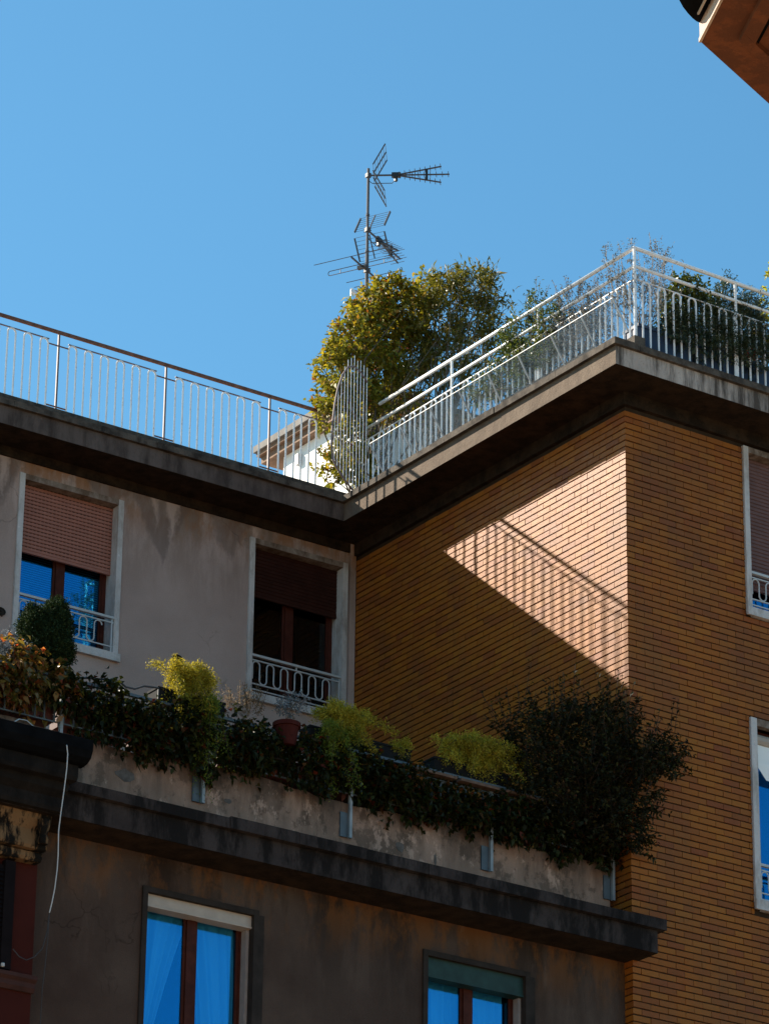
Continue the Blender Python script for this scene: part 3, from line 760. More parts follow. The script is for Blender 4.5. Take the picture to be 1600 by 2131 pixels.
# leaning glass panels along the flank
gs = thing('glass_screen', 'leaning row of dusty glass panels outside the white flank railing', 'glass screen', (-0.7, -3, ZT))
zt0, zt1 = ZT + .005, 22.70
tops = [on_x(px, py, -0.79)[1] for px, py in ((770, 922), (833, 884), (895, 847), (955, 811), (1015, 775), (1078, 738), (1146, 697), (1210, 660), (1275, 622))]
for i in range(8):
    a, b = tops[i], tops[i + 1]
    m = MB(); t0, t1, b0, b1 = (-0.79, a, zt1), (-0.79, b, zt1), (-0.56, a, zt0), (-0.56, b, zt0)
    m.add([b0, b1, t1, t0, *[(p[0] + .006, p[1], p[2] + .004) for p in (b0, b1, t1, t0)]], [(0, 1, 2, 3), (7, 6, 5, 4), (0, 4, 5, 1), (2, 6, 7, 3), (1, 5, 6, 2), (0, 3, 7, 4)])
    m.build('glass_panel', M['screen'], gs)
    m = MB(); m.bar((-0.565, b, zt0), (-0.795, b, zt1 + .004), .014, .018); m.build('panel_strut', M['grey_rail'], gs)
m = MB(); m.bar((-0.796, tops[0], zt1 + .006), (-0.796, tops[-1], zt1 + .006), .008, .008); m.build('top_rail', M['grey_rail'], gs)
m = MB(); m.bar((-0.565, tops[0], zt0), (-0.795, tops[0], zt1), .014, .018); m.build('panel_strut', M['grey_rail'], gs)

# fan-shaped guard grille at the inner corner
YF = -0.66
fan = thing('fan_grille', 'rusty fan shaped grille of upright bars at the inner roof corner', 'grille', tuple(on_y(735, 1020, YF)))
outline = [(742, 1030), (718, 1000), (700, 972), (692, 955), (690, 925), (692, 880), (697, 840), (704, 805), (713, 780), (724, 764), (736, 762), (750, 774), (764, 796)]
op = [on_y(*q, YF) for q in outline]
m = MB(); m.tube(op, .014, 7); m.build('frame', M['post_metal'], fan, smooth=True)
m = MB(); m.tube([on_y(*q, YF + .015) for q in ((702, 835), (712, 820), (722, 812), (735, 860), (768, 905))], .008, 6); m.tube([on_y(697, 905, YF + .012), on_y(768, 990, YF + .012)], .009, 6); m.tube([on_y(692, 950, YF + .012), on_y(752, 1025, YF + .012)], .010, 6)
m.build('cross_bar', M['post_metal'], fan)
ux = [p[0] for p in op]; 
for i in range(11):
    px = 696 + i * 6.6
    lo = np.interp(px, [692, 700, 718, 742, 770], [958, 972, 1000, 1030, 1026]); hi = np.interp(px, [696, 704, 713, 724, 740, 766], [848, 795, 775, 742, 745, 768]) + random.uniform(-6, 6)
    a, b = on_y(px, lo, YF), on_y(px, hi, YF); a[0] = b[0] = (a[0] + b[0]) / 2
    m = MB(); m.tube([a, b], .0062, 6); m.build('upright_bar', M['white_metal'], fan)

# ------------------------------------------------------------------ television aerials
mx_, my_ = 1.46, 2.0
base = np.array((mx_, my_, 24.76))
mast = thing('aerial_mast', 'grey aerial mast with three television aerials on the rooftop house', 'aerial', tuple(base))
ztop = on_y(766, 350, my_)[2]
m = MB(); m.tube([base, (mx_, my_, 27.6)], .026, 8); m.tube([(mx_, my_, 27.58), (mx_, my_, ztop)], .021, 8)
for z in (27.62, 28.2): m.tube([(mx_, my_, z), (mx_, my_, z + .03)], .029, 8)
m.build('pole', M['alu'], mast)
def aerial(zc, bdir, blen, back, mast_off, kind):
    bd = np.array([bdir[0], bdir[1], 0.0]); bd /= np.linalg.norm(bd); ed = np.array([-bd[1], bd[0], 0.0]); up = np.array([0, 0, 1.0])
    c = np.array((mx_, my_, zc)) + ed * 0.0
    m = MB()
    if kind == 'vhf': m.bar(c - bd * back, c + bd * blen, .02, .02)
    else: m.bar(c - bd * .03, c + bd * (blen * .38), .02, .02)
    a = m.build('aerial', M['alu'], mast)
    q = MB(); q.box(c - .032, c + .032); q.tube([c - ed * .06 + up * .02, c + ed * .06 + up * .02], .008, 5); q.tube([c - ed * .06 - up * .02, c + ed * .06 - up * .02], .008, 5); q.build('clamp', M['alu'], a)
    if kind == 'vhf':
        for t, hl in ((-back, .60), (blen * .55, .45), (blen, .42)):
            q = MB(); p = c + bd * t + up * .012; q.tube([p - ed * hl, p + ed * hl], .0055, 5); q.build('element', M['alu'], a)
        q = MB(); p = c - bd * (back * .30) + up * .01; h, hl = .035, .52; pts = []
        for s in (1, -1):
            pts += [p + up * (h * math.sin(t_)) * 1.0 + ed * s * (hl + h * math.cos(t_) * .8) for t_ in (np.linspace(math.pi / 2, -math.pi / 2, 7) if s == 1 else np.linspace(-math.pi / 2, math.pi / 2, 7))]
        q.tube(pts, .006, 5, True)
        for s in (-.35, .35): q.tube([p + ed * s - up * h, p + ed * s + up * h], .006, 5)
        q.build('folded_dipole', M['alu'], a)
        q = MB(); q.bar(p - ed * .07 - up * .02, p + ed * .07 - up * .02, .05, .05); q.build('junction_box', M['black_pl'], a)
        return
    # corner reflector: two slatted wings
    for s in (1, -1):
        q = MB(); r0 = c + bd * mast_off + up * s * .05
        v = bd * .17 + up * s * (.33 if kind == 'high' else .30)
        hw = .24
        for e_ in ((-hw, 0, hw) if kind == 'high' else (-hw, hw)): q.bar(r0 + ed * e_ + v * (.0 if e_ else -.05), r0 + ed * e_ + v, .016 if kind == 'high' else .03, .012, ed)
        if kind != 'high': q.bar(r0, r0 + v, .016, .012, ed)
        for k in range(7): p = r0 + v * (k / 6); q.tube([p - ed * hw, p + ed * hw], .0032, 4)
        q.build('reflector', M['alu'], a)
    # three booms that spread towards the front, short directors on each
    j0 = c + bd * (blen * .34)
    q = MB(); q.bar(j0 - bd * .06, j0 + bd * .07, .05, .07); q.box(j0 + bd * .0 - np.array((.02, .02, .10)), j0 + np.array((.02, .02, -.02))); q.build('dipole_box', M['black_pl'], a)
    for s in (1, 0, -1):
        q = MB(); e1 = c + bd * (blen * (1.0 if s == 0 else .90)) + up * s * .13
        if kind != 'high': e1 = c + bd * (blen * (1.0 if s == 0 else .93)) + up * s * .10
        q.bar(j0, e1, .017, .017); q.build('boom', M['alu'], a)
        q = MB()
        for k in range(9):
            t_ = .08 + .90 * k / 8; p = j0 + (e1 - j0) * t_
            L_ = .085 if kind == 'high' else .11
            q.tube([p - ed * L_, p + ed * L_], .0045, 4)
            if kind == 'high': q.tube([p - up * .035, p + up * .035], .004, 4)
        q.build('director', M['alu'], a)
    q = MB(); p = j0 + bd * (blen * .38); q.bar(p - up * .085, p + up * .085, .03, .035, bd); q.build('boom_spacer', M['black_pl'], a)
    q = MB(); q.tube([j0 - up * .06, j0 - up * .13 - bd * .05, c - up * .13 + bd * .06, c - up * .08], .006, 5); q.build('lead', M['black_pl'], a)
zz = lambda py: on_y(765, py, my_)[2]
aerial(zz(364), (.79, -.61), 1.16, .1, .08, 'high')
aerial(zz(478), (.89, .46), 1.0, .1, .06, 'uhf')
aerial(zz(563), (.89, .46), .40, .46, 0, 'vhf')
q = MB(); c = np.array((mx_, my_, zz(622)))
q.bar(c + np.array((-.33, -.1, 0)), c + np.array((.1, .1, .02)), .03, .05); q.tube([c + np.array((-.33, -.1, 0)), c + np.array((-.33, -.1, -.5))], .008, 5); q.tube([c + np.array((.1, .1, 0)), c + np.array((.1, .1, -.5))], .008, 5)
q.build('stay_bracket', M['white_metal'], mast)

# ------------------------------------------------------------------ terrace railing
tr = thing('terrace_railing', 'blue grey terrace railing almost hidden by creepers above the cream parapet', 'railing', (-4, YP - .05, 15.7))
for px in (-175, 118, 421, 729, 1022, 1274):
    c = on_y(px, 1700, YP - .045); x = c[0]
    m = MB(); m.box((x - .018, YP - .062, 15.70), (x + .016, YP - .026, 16.70)); m.build('post', M['post_blue'], tr)
    m = MB(); m.box((x - .115, YP - .024, 15.71), (x - .022, YP - .001, 15.99)); m.build('fixing_plate', M['blue_metal'], tr)
m = MB(); m.box((-9.2, YP - .065, 16.70), (-0.05, YP - .022, 16.73)); m.build('handrail', M['blue_metal'], tr)
m = MB(); m.box((-9.2, YP - .05, 16.20), (-0.05, YP - .035, 16.215)); m.box((-9.2, YP - .05, 16.62), (-0.05, YP - .035, 16.632)); m.build('lower_bar', M['blue_metal'], tr)
hpt = hairpin('x', 0.40).mesh('baluster', M['blue_metal'])
x = -9.0
while x < -0.1:
    place(hpt, 'baluster', tr, (x, YP - .043, 16.215)); x += .235
# hose and cable
wire = MB(); wire.tube([on_y(px, py, YP - .02) for px, py in ((150, 1410), (190, 1412), (232, 1416), (250, 1420), (262, 1430), (280, 1434), (300, 1428), (330, 1432))], .012, 6)
for px in (258, 330): a = on_y(px, 1432, YP - .02); wire.tube([a, a - np.array((0, 0, .3))], .008, 5)
tag(wire.build('garden_hose', M['hose'], loc=tuple(on_y(250, 1420, YP))), 'thin dark hose looping above the creeper beside the first yellow fern', 'hose')

# ------------------------------------------------------------------ red neighbour, lower left
rd = thing('red_apartment_block', 'dark red house with blackened cornice at the lower left corner', 'building', (-10, -5.7, 0))
RX = -7.665
m = MB(); m.box((-16, -5.70, 0), (RX, -5.46, 14.58)); m.box((-16, -5.458, 0), (RX - .002, 8, 14.9)); m.build('wall', M['red_wall'], rd)
def cornice(prof, x1, mat, name):
    q = MB(); q.prism([(-16, y, z) for y, z in prof], (16 + x1, 0, 0)); return q.build(name, mat, rd)
cornice([(-5.44, 14.50), (-5.82, 14.50), (-5.84, 14.53), (-5.84, 14.585), (-5.80, 14.60), (-5.44, 14.60)], RX - .03, M['frieze'], 'lower_moulding')
cornice([(-5.44, 14.602), (-5.90, 14.602), (-5.915, 14.63), (-5.90, 14.80), (-5.92, 14.83), (-5.97, 14.90), (-5.98, 14.96), (-5.44, 14.96)], RX - .015, M['frieze'], 'frieze')
cornice([(-5.44, 14.962), (-6.12, 14.962), (-6.14, 15.00), (-6.14, 15.10), (-6.22, 15.16), (-6.24, 15.24), (-5.44, 15.24)], RX + .02, M['blackstone'], 'cornice_bed')
cornice([(-5.44, 15.242), (-6.34, 15.242), (-6.36, 15.28), (-6.36, 15.40), (-5.44, 15.40)], RX + .05, M['blackstone'], 'cornice')
gp = [(-6.36 - .0, 15.402), (-6.43, 15.41), (-6.50, 15.45), (-6.535, 15.52), (-6.54, 15.63), (-6.515, 15.645), (-6.50, 15.62), (-6.30, 15.60), (-6.30, 15.402)]
cornice(gp, RX + .11, M['gutter'], 'gutter')
m = MB(); m.prism([(-16, -6.30, 15.41), (-16, -5.46, 15.52), (-16, -5.46, 15.41)], (16 + RX + .04, 0, 0)); m.build('roof', M['gutter'], rd)
# end scroll of the frieze
q = MB(); q.lathe((RX - .10, -5.97, 14.64), [(.0, 0), (.05, 0), (.055, .05), (.04, .10), (.06, .17), (.075, .25), (.0, .25)], 10); q.build('scroll', M['frieze'], rd)
sh0 = on_y(28, 1800, -5.72); sh = MB(); zt_, zb_ = 14.42, 13.38
sh.box((-8.6, -5.745, zb_), (sh0[0] - .12, -5.715, zt_)); sh.box((sh0[0] - .12, -5.775, zb_ - .05), (sh0[0], -5.703, zt_ + .05))
k = zb_
while k < zt_ - .05: sh.add([(-8.6, -5.77, k), (sh0[0] - .121, -5.77, k), (sh0[0] - .121, -5.746, k + .042), (-8.6, -5.746, k + .042)], [(0, 1, 2, 3)]); k += .048
s_o = sh.build('window_shutter', M['red_shut'], rd)
q = MB(); c = on_y(10, 2012, -5.77); q.lathe((sh0[0] - .1, -5.79, c[2]), [(.0, -.02), (.02, -.01), (.02, .02), (0, .03)], 8); q.build('shutter_catch', M['grey_rail'], s_o)
cornice([(-5.703, 13.15), (-5.73, 13.15), (-5.76, 13.19), (-5.76, 13.24), (-5.80, 13.27), (-5.80, 13.31), (-5.703, 13.31)], RX + .012, M['red_ledge'], 'string_course')

# white cable lying over the gutter and hanging down
cb_ = MB()
pts = [on_y(px, py, -6.30) for px, py in ((-60, 1545), (0, 1519), (22, 1507), (40, 1497), (56, 1500), (72, 1514), (90, 1525), (112, 1536), (134, 1544))] + \
      [on_y(px, py, -6.56) for px, py in ((139, 1552), (141, 1570), (139, 1600), (134, 1640), (127, 1690), (122, 1730), (121, 1780), (119, 1810), (114, 1850), (108, 1880), (103, 1900))]
cb_.tube(pts, .006, 6)
pts2 = [on_y(px, py, -5.80) for px, py in ((103, 1900), (98, 1940), (88, 1975), (72, 1992), (55, 1999), (40, 1992), (27, 1976))]
pts3 = [on_y(px, py, -5.80) for px, py in ((103, 1900), (100, 1950), (95, 2000), (88, 2060), (84, 2131), (82, 2200))]
cbl = tag(cb_.build('cable', M['cable'], loc=tuple(pts[9])), 'white cable hanging over the black gutter at lower left', 'cable')
q = MB(); q.tube(pts2, .006, 5); q.tube(pts3, .005, 5); q.build('loose_end', M['hose'], cbl)
q = MB(); c = on_y(137, 1546, -6.5); q.box(c - .03, c + .03); q.build('clip', M['black_pl'], cbl)

# ------------------------------------------------------------------ eave of the house at the upper right
ZE = 16.0
P0 = on_z(1460, 88, ZE); e2 = on_z(1600, 215, ZE) - P0; e2 /= np.linalg.norm(e2); e1 = on_z(1505, 0, ZE) - P0; e1 /= np.linalg.norm(e1)
ev = thing('corner_house', 'orange brown eave of a house reaching in at the upper right corner', 'building', tuple(P0))
A_, B_ = P0 + e1 * 6, P0 + e2 * 6; E_ = A_ + e2 * 6
q = MB(); q.prism([P0, B_, E_, A_], (0, 0, .10)); q.build('eave_soffit', M['soffit_r'], ev)
n1 = np.cross(e1, (0, 0, 1.0)); n1 /= np.linalg.norm(n1)
if n1 @ e2 > 0: n1 = -n1
Z_ = lambda z: np.array((0, 0, z))
q = MB(); q.prism([P0 + n1 * .003, A_ + n1 * .003, A_ + n1 * .022, P0 + n1 * .022], (0, 0, .035)); q.build('drip_moulding', M['fascia_r'], ev)
q = MB(); q.prism([P0 + n1 * .003 + Z_(.037), A_ + n1 * .003 + Z_(.037), A_ + n1 * .014 + Z_(.037), P0 + n1 * .014 + Z_(.037)], (0, 0, .24)); q.build('fascia', M['fascia_r'], ev)
prof = [(.02, .155), (.07, .140), (.13, .136), (.20, .142), (.27, .158), (.325, .188), (.355, .225), (.36, .27), (.02, .27)]
q = MB(); q.prism([P0 - e2 * a + Z_(b) for a, b in prof], e1 * 6); q.build('gutter', M['gutter'], ev)
q = MB(); q.bar(P0 - e2 * .10 + e1 * .10 + Z_(.128), P0 - e2 * .10 + e1 * 1.4 + Z_(.128), .014, .014); q.build('gutter_bracket', M['cream'], ev)
in1, in2 = -n1 * .42, e1 * .38
w0 = P0 - n1 * 1.7 + e1 * 1.3
q = MB(); d1 = e1 * 5; d2 = e2 * 5
q.prism([np.array((*w0[:2], 0)), np.array((*(w0 + d2)[:2], 0)), np.array((*(w0 + d1 + d2)[:2], 0)), np.array((*(w0 + d1)[:2], 0))], (0, 0, ZE - .002)); q.build('wall', plaster_mat('ochre_plaster', (0.28, 0.17, 0.085), (0.36, 0.23, 0.12), (0.13, 0.08, 0.05), (0.2, 0.1, 0.05), 15.9, 2.0), ev)
q = MB(); q.prism([w0 + n1 * .08 + Z_(-.35), w0 + n1 * .08 + d1 + Z_(-.35), w0 + d1 + n1 * .001 + Z_(-.35), w0 + n1 * .001 + Z_(-.35)], (0, 0, .345)); q.build('wall_cornice', M['fascia_r'], ev)
s0 = on_z(1538, 74, ZE); c1 = on_z(1571, 79, ZE)
dv = c1 - s0; ab = np.linalg.solve(np.array(((e1[0], e2[0]), (e1[1], e2[1]))), dv[:2])
q = MB(); q.prism([s0, s0 + e2 * 4, s0 + e2 * 4 + e1 * ab[0], s0 + e1 * ab[0]], (0, 0, -.045)); q.build('soffit_batten', M['soffit_r'], ev)
q = MB(); q.prism([s0 + e1 * (ab[0] + .002), s0 + e1 * (ab[0] + .002) + e2 * ab[1], s0 + e1 * 4 + e2 * ab[1], s0 + e1 * 4], (0, 0, -.045)); q.build('soffit_batten', M['soffit_r'], ev)
q = MB(); q.prism([c1 + e1 * .003 + e2 * .003, c1 + e1 * .003 + e2 * .05, c1 + e1 * 3 + e2 * .05, c1 + e1 * 3 + e2 * .003], (0, 0, -.02)); q.build('soffit_slot', M['gutter'], ev)

# ------------------------------------------------------------------ plants
def leaf_mesh(name, mats, P, Dr, Nr, L, Wd, org, fold=0.25, droop=0.0):
    n = len(P); L = np.broadcast_to(L, (n,)); Wd = np.broadcast_to(Wd, (n,))
    Dr = Dr / (np.linalg.norm(Dr, axis=1, keepdims=True) + 1e-9)
    S = np.cross(Dr, Nr); S /= (np.linalg.norm(S, axis=1, keepdims=True) + 1e-9); Nn = np.cross(S, Dr)
    v = np.empty((n, 4, 3)); P = P - np.asarray(org)
    v[:, 0] = P; mid = P + Dr * (L * .45)[:, None] + Nn * (Wd * fold)[:, None]
    v[:, 1] = mid + S * (Wd * .5)[:, None]; v[:, 3] = mid - S * (Wd * .5)[:, None]
    v[:, 2] = P + Dr * L[:, None] - np.array((0, 0, 1.0)) * (L * droop)[:, None]
    me = bpy.data.meshes.new(name); me.vertices.add(4 * n); me.vertices.foreach_set('co', v.reshape(-1))
    me.loops.add(4 * n); me.loops.foreach_set('vertex_index', np.arange(4 * n, dtype=np.int32))
    me.polygons.add(n); me.polygons.foreach_set('loop_start', np.arange(0, 4 * n, 4, dtype=np.int32)); me.polygons.foreach_set('loop_total', np.full(n, 4, dtype=np.int32))
    me.materials.append(mats); me.update(calc_edges=True); me.validate(); return me

def unitv(n): v = RNG.normal(size=(n, 3)); return v / np.linalg.norm(v, axis=1, keepdims=True)
def ell(c, r, n, shell=0.5):
    d = unitv(n); rad = RNG.uniform(0, 1, n) ** (1 / 3); rad = shell * (0.62 + 0.38 * rad) + (1 - shell) * rad
    return np.asarray(c) + d * np.asarray(r) * rad[:, None], d

def shrub(name, label, cat, base, clusters, lmat, L, Wd, twigs=60, per=10, twl=0.16, stem_m='bark', nst=6, up=0.5, group=None, shell=0.55, jitter=.35, droop=0.15,
          pot=None, lean=None, spray=0, spray_len=0.3, stem_r=.012, crown='crown', face=None):
    """clusters: (centre, radii, weight) ellipsoids filled with leafy twigs"""
    t = thing(name, label, cat, tuple(base), group); base = np.asarray(base, float)
    Ps, Ds, Ns = [], [], []; st = MB()
    for (c, r, wgt) in clusters:
        c = np.asarray(c, float); r = np.asarray(r, float); nt = max(3, int(twigs * wgt))
        p, d = ell(c, r, nt, shell)
        td = d * .7 + np.array((0, 0, up)) + unitv(nt) * .5
        if lean is not None: td = td + np.asarray(lean)
        td /= np.linalg.norm(td, axis=1, keepdims=True)
        ns = max(1, int(nst * min(1, wgt * 1.2)))
        for k in range(min(ns, nt)):
            e = p[k]; mid = (base + e) / 2 + RNG.normal(size=3) * .08 * np.linalg.norm(e - base) + np.array((0, 0, .03))
            st.tube([base + RNG.normal(size=3) * (.04, .04, 0), mid, e, e + td[k] * twl], [stem_r, stem_r * .75, stem_r * .45, stem_r * .2], 5)
        ll = twl * RNG.uniform(.6, 1.3, nt)
        if spray:
            m_ = RNG.random(nt) < spray; ll = np.where(m_, ll + spray_len * RNG.random(nt), ll)
            td[m_] = td[m_] * .6 + np.array((0, 0, .8)); td /= np.linalg.norm(td, axis=1, keepdims=True)
            for k in np.where(m_)[0][:60]: st.tube([p[k], p[k] + td[k] * ll[k]], .003, 3)
        for j in range(per):
            f = (j + RNG.random(nt)) / per
            q = p + td * (ll * f)[:, None] + RNG.normal(size=(nt, 3)) * L * .25
            dd = td * .55 + unitv(nt) * .9; nn = unitv(nt) * .8 + np.array((0, 0, .9)) + d * .4
            Ps.append(q); Ds.append(dd); Ns.append(nn)
    P = np.concatenate(Ps); Dd_ = np.concatenate(Ds); Nn = np.concatenate(Ns)
    me = leaf_mesh(crown, M[lmat], P, Dd_, Nn, L * RNG.uniform(1 - jitter, 1 + jitter, len(P)), Wd * RNG.uniform(1 - jitter, 1 + jitter, len(P)), base, droop=droop)
    link(me, crown, t)
    if st.v: st.build('stem', M[stem_m], t)
    return t

def fern(name, label, base, n, reach, lmat, group, hang=0.5, up=.35, tuft=16, fl=.42, seeds=None, front=-0.25):
    """asparagus fern: arching fronds carrying fine needle tufts"""
    t = thing(name, label, 'fern', tuple(base), group); base = np.asarray(base, float)
    Ps, Ds, Ns = [], [], []; st = MB()
    for k in range(n):
        a = RNG.uniform(0, 2 * math.pi); ln = fl * RNG.uniform(.5, 1.25)
        low = RNG.random() < .32
        h = np.array((math.cos(a) * reach[0], math.sin(a) * reach[1] + front * (1.0 if low else .4), 0)) * RNG.uniform(.5, 1.3)
        u0, hg = (up * .3, hang * RNG.uniform(.5, 1.5)) if low else (up * RNG.uniform(.6, 1.9) * (1 - .35 * abs(math.cos(a))), hang * RNG.uniform(.0, .35))
        b = base + RNG.normal(size=3) * (.30 * reach[0], .07, .03)
        s = np.linspace(0, 1, 7); path = b + np.outer(s, h * ln * 1.6) + np.outer(s * u0 - s ** 2 * (u0 + hg) * .75, (0, 0, 1.0))
        st.tube(path, [.0035] * 6 + [.0015], 3)
        m_ = tuft * 18; f = RNG.uniform(.12, 1.0, m_) * 6; i = np.minimum(f.astype(int), 5); fr = (f - i)[:, None]
        p = path[i] * (1 - fr) + path[i + 1] * fr; tg = path[i + 1] - path[i]; tg /= np.linalg.norm(tg, axis=1, keepdims=True) + 1e-9
        off = RNG.normal(size=(m_, 3)) * .030
        Ps.append(p + off); Ds.append(tg * .5 + unitv(m_)); Ns.append(unitv(m_))
    P = np.concatenate(Ps); me = leaf_mesh('frond', M[lmat], P, np.concatenate(Ds), np.concatenate(Ns),   .030 * RNG.uniform(.6, 1.5, len(P)), .009, base, fold=.1)
    link(me, 'frond', t); st.build('stem', M['twig_dark'], t); return t

M['leaf_yel'] = leaf_mat('yellow_green_leaf', [(0, (0.11, 0.12, 0.015)), (.3, (0.18, 0.18, 0.02)), (.62, (0.29, 0.25, 0.028)), (.86, (0.42, 0.31, 0.035)), (.95, (0.28, 0.12, 0.02)), (1, (0.22, 0.04, 0.02))], .38)
M['leaf_ole'] = leaf_mat('oleander_leaf', [(0, (0.070, 0.072, 0.016)), (.5, (0.13, 0.125, 0.022)), (.85, (0.20, 0.17, 0.028)), (1, (0.28, 0.19, 0.05))], .40, .45, .3)
M['leaf_silver'] = leaf_mat('silver_leaf', [(0, (0.085, 0.095, 0.085)), (.5, (0.16, 0.165, 0.155)), (1, (0.28, 0.27, 0.27))], .3, .6, .2, (1, 1, 1))
M['leaf_rose'] = leaf_mat('rosemary_leaf', [(0, (0.022, 0.036, 0.020)), (.6, (0.045, 0.065, 0.030)), (1, (0.085, 0.105, 0.05))], .2)
M['leaf_green'] = leaf_mat('fresh_green_leaf', [(0, (0.035, 0.055, 0.016)), (.6, (0.075, 0.10, 0.025)), (1, (0.14, 0.16, 0.035))], .35)
M['leaf_fern'] = leaf_mat('brightened_fern_needle', [(0, (0.20, 0.17, 0.015)), (.5, (0.38, 0.32, 0.03)), (1, (0.62, 0.50, 0.07))], .45, .6, .2, (1.1, 1.05, .6))  # sunlight thrown onto the ferns put into a brighter needle colour
M['leaf_fern2'] = leaf_mat('dark_asparagus_fern_needle', [(0, (0.07, 0.11, 0.015)), (.5, (0.14, 0.19, 0.025)), (1, (0.24, 0.27, 0.04))], .4, .6, .2)
M['leaf_ivy'] = leaf_mat('dark_creeper_leaf', [(0, (0.012, 0.016, 0.006)), (.55, (0.024, 0.030, 0.008)), (.84, (0.050, 0.056, 0.012)), (.94, (0.09, 0.035, 0.012)), (1, (0.14, 0.02, 0.012))], .35, .45, .14)
M['leaf_auburn'] = leaf_mat('autumn_creeper_leaf', [(0, (0.07, 0.06, 0.015)), (.4, (0.19, 0.13, 0.03)), (.7, (0.32, 0.18, 0.06)), (.9, (0.36, 0.12, 0.05)), (1, (0.34, 0.035, 0.02))], .5, .3, .5)
M['leaf_con'] = leaf_mat('conifer_scale', [(0, (0.012, 0.026, 0.014)), (.6, (0.026, 0.048, 0.020)), (1, (0.050, 0.070, 0.022))], .1, .7, .06)
M['leaf_dark'] = leaf_mat('dark_shrub_leaf', [(0, (0.010, 0.011, 0.005)), (.6, (0.021, 0.022, 0.008)), (.85, (0.040, 0.036, 0.013)), (.95, (0.07, 0.07, 0.02)), (1, (0.08, 0.028, 0.018))], .25, .55, .12)
M['leaf_blue'] = leaf_mat('grey_blue_leaf', [(0, (0.10, 0.12, 0.13)), (.5, (0.17, 0.19, 0.21)), (1, (0.27, 0.28, 0.31))], .2, .6, .2, (1, 1, 1))
M['leaf_dry'] = leaf_mat('dry_flower_stalk', [(0, (0.12, 0.085, 0.05)), (.6, (0.24, 0.17, 0.11)), (1, (0.36, 0.28, 0.19))], .3, .8, .1, (1, 1, 1))
M['petal_red'] = leaf_mat('red_petal', [(0, (0.35, 0.012, 0.010)), (1, (0.55, 0.03, 0.02))], .3)
M['leaf_lime'] = leaf_mat('lime_leaf', [(0, (0.20, 0.22, 0.02)), (.5, (0.38, 0.36, 0.03)), (1, (0.55, 0.45, 0.04))], .45)

def yy_(pts, y): return [on_y(px, py, y) for px, py in pts]
def cl(px, py, y, rpx, ry, w, rz=None):
    """ellipsoid cluster centred on a sight line at depth y; radii from widths in photo pixels (about 138 px per metre across, 150 up)"""
    c = on_y(px, py, y); return (c, (rpx / 150.0, ry, (rz if rz else rpx) / 150.0), w)
def clx(px, py, x, rpx, rx, w, rz=None):
    c = on_x(px, py, x); return (c, (rx, rpx / 100.0 * .9, (rz if rz else rpx) / 150.0), w)

# tall tree with yellowing leaves on the corner of the roof terrace
tb = on_y(745, 985, -0.15)
shrub('potted_tree', 'tall yellow green tree turning red in spots, at the inner roof corner', 'tree', (0.05, -0.1, ZT),
      [cl(812, 615, -.1, 30, .25, .5, 26), cl(775, 650, 0, 38, .35, .65, 32), cl(845, 655, 0, 48, .4, .65, 38), cl(745, 705, -.1, 44, .35, .85, 42), cl(800, 700, .1, 60, .4, .9, 46),
       cl(712, 770, -.2, 44, .3, .85, 46), cl(775, 775, -.1, 58, .4, .9, 46), cl(850, 740, .1, 60, .4, .75, 50), cl(745, 840, -.2, 46, .3, .7, 38), cl(815, 840, 0, 60, .35, .38, 40),
       cl(690, 830, -.25, 20, .2, .25, 24), cl(735, 920, -.2, 34, .2, .4, 34), cl(690, 975, -.3, 20, .15, .22, 26), cl(740, 975, -.25, 28, .15, .35, 30), cl(885, 615, .2, 30, .3, .35, 26), cl(680, 870, -.25, 14, .15, .12, 18)],
      'leaf_yel', .082, .042, twigs=165, per=11, twl=.15, nst=5, stem_r=.014)
shrub('oleander', 'tall dark oleander with narrow leaves right of the yellow green tree', 'shrub', (0.75, -0.45, ZT),
      [cl(925, 615, -.4, 46, .3, .7, 34), cl(975, 600, -.4, 40, .25, .5, 22), cl(1008, 590, -.4, 12, .1, .14, 16), cl(900, 680, -.3, 60, .35, .9, 46), cl(985, 670, -.4, 50, .3, .8, 46), cl(1030, 650, -.45, 18, .2, .25, 28),
       cl(930, 755, -.4, 60, .35, .9, 50), cl(1010, 730, -.5, 40, .3, .6, 40), cl(870, 790, -.4, 55, .35, .45, 44), cl(950, 830, -.5, 46, .3, .25, 36), cl(860, 870, -.45, 40, .3, .15, 30), cl(1010, 578, -.4, 10, .08, .12, 10), cl(955, 585, -.4, 12, .1, .14, 12)],
      'leaf_ole', .125, .024, twigs=120, per=9, twl=.18, nst=10, up=.9, stem_m='bark_pale', stem_r=.012, jitter=.4, droop=.2)
# planting behind the flank railing
bp = [((1110, 660), 'slender green shrub with upright shoots behind the leaning glass', 'leaf_green', .045, .02,
       [clx(1080, 700, -.12, 34, .15, .8, 34), clx(1112, 645, -.12, 12, .08, .25, 30), clx(1150, 680, -.12, 34, .15, .8, 34), clx(1110, 745, -.12, 40, .15, .8, 34), clx(1060, 745, -.12, 26, .15, .5, 30), clx(1150, 725, -.12, 26, .15, .5, 26), clx(1050, 800, -.1, 34, .15, .8, 30), clx(1105, 775, -.1, 34, .15, .8, 28), clx(1010, 815, -.1, 26, .14, .5, 26), clx(1150, 748, -.1, 30, .15, .7, 24)]),
      ((1200, 650), 'grey green bush behind the flank railing, left of the silver shrub', 'leaf_silver', .035, .015,
       [clx(1195, 640, -.12, 34, .15, .8, 40), clx(1215, 690, -.12, 34, .15, .7, 36), clx(1170, 700, -.12, 24, .15, .5, 30), clx(1240, 650, -.12, 20, .12, .4, 34), clx(1195, 722, -.1, 34, .15, .8, 26), clx(1240, 695, -.1, 28, .15, .6, 26)])]
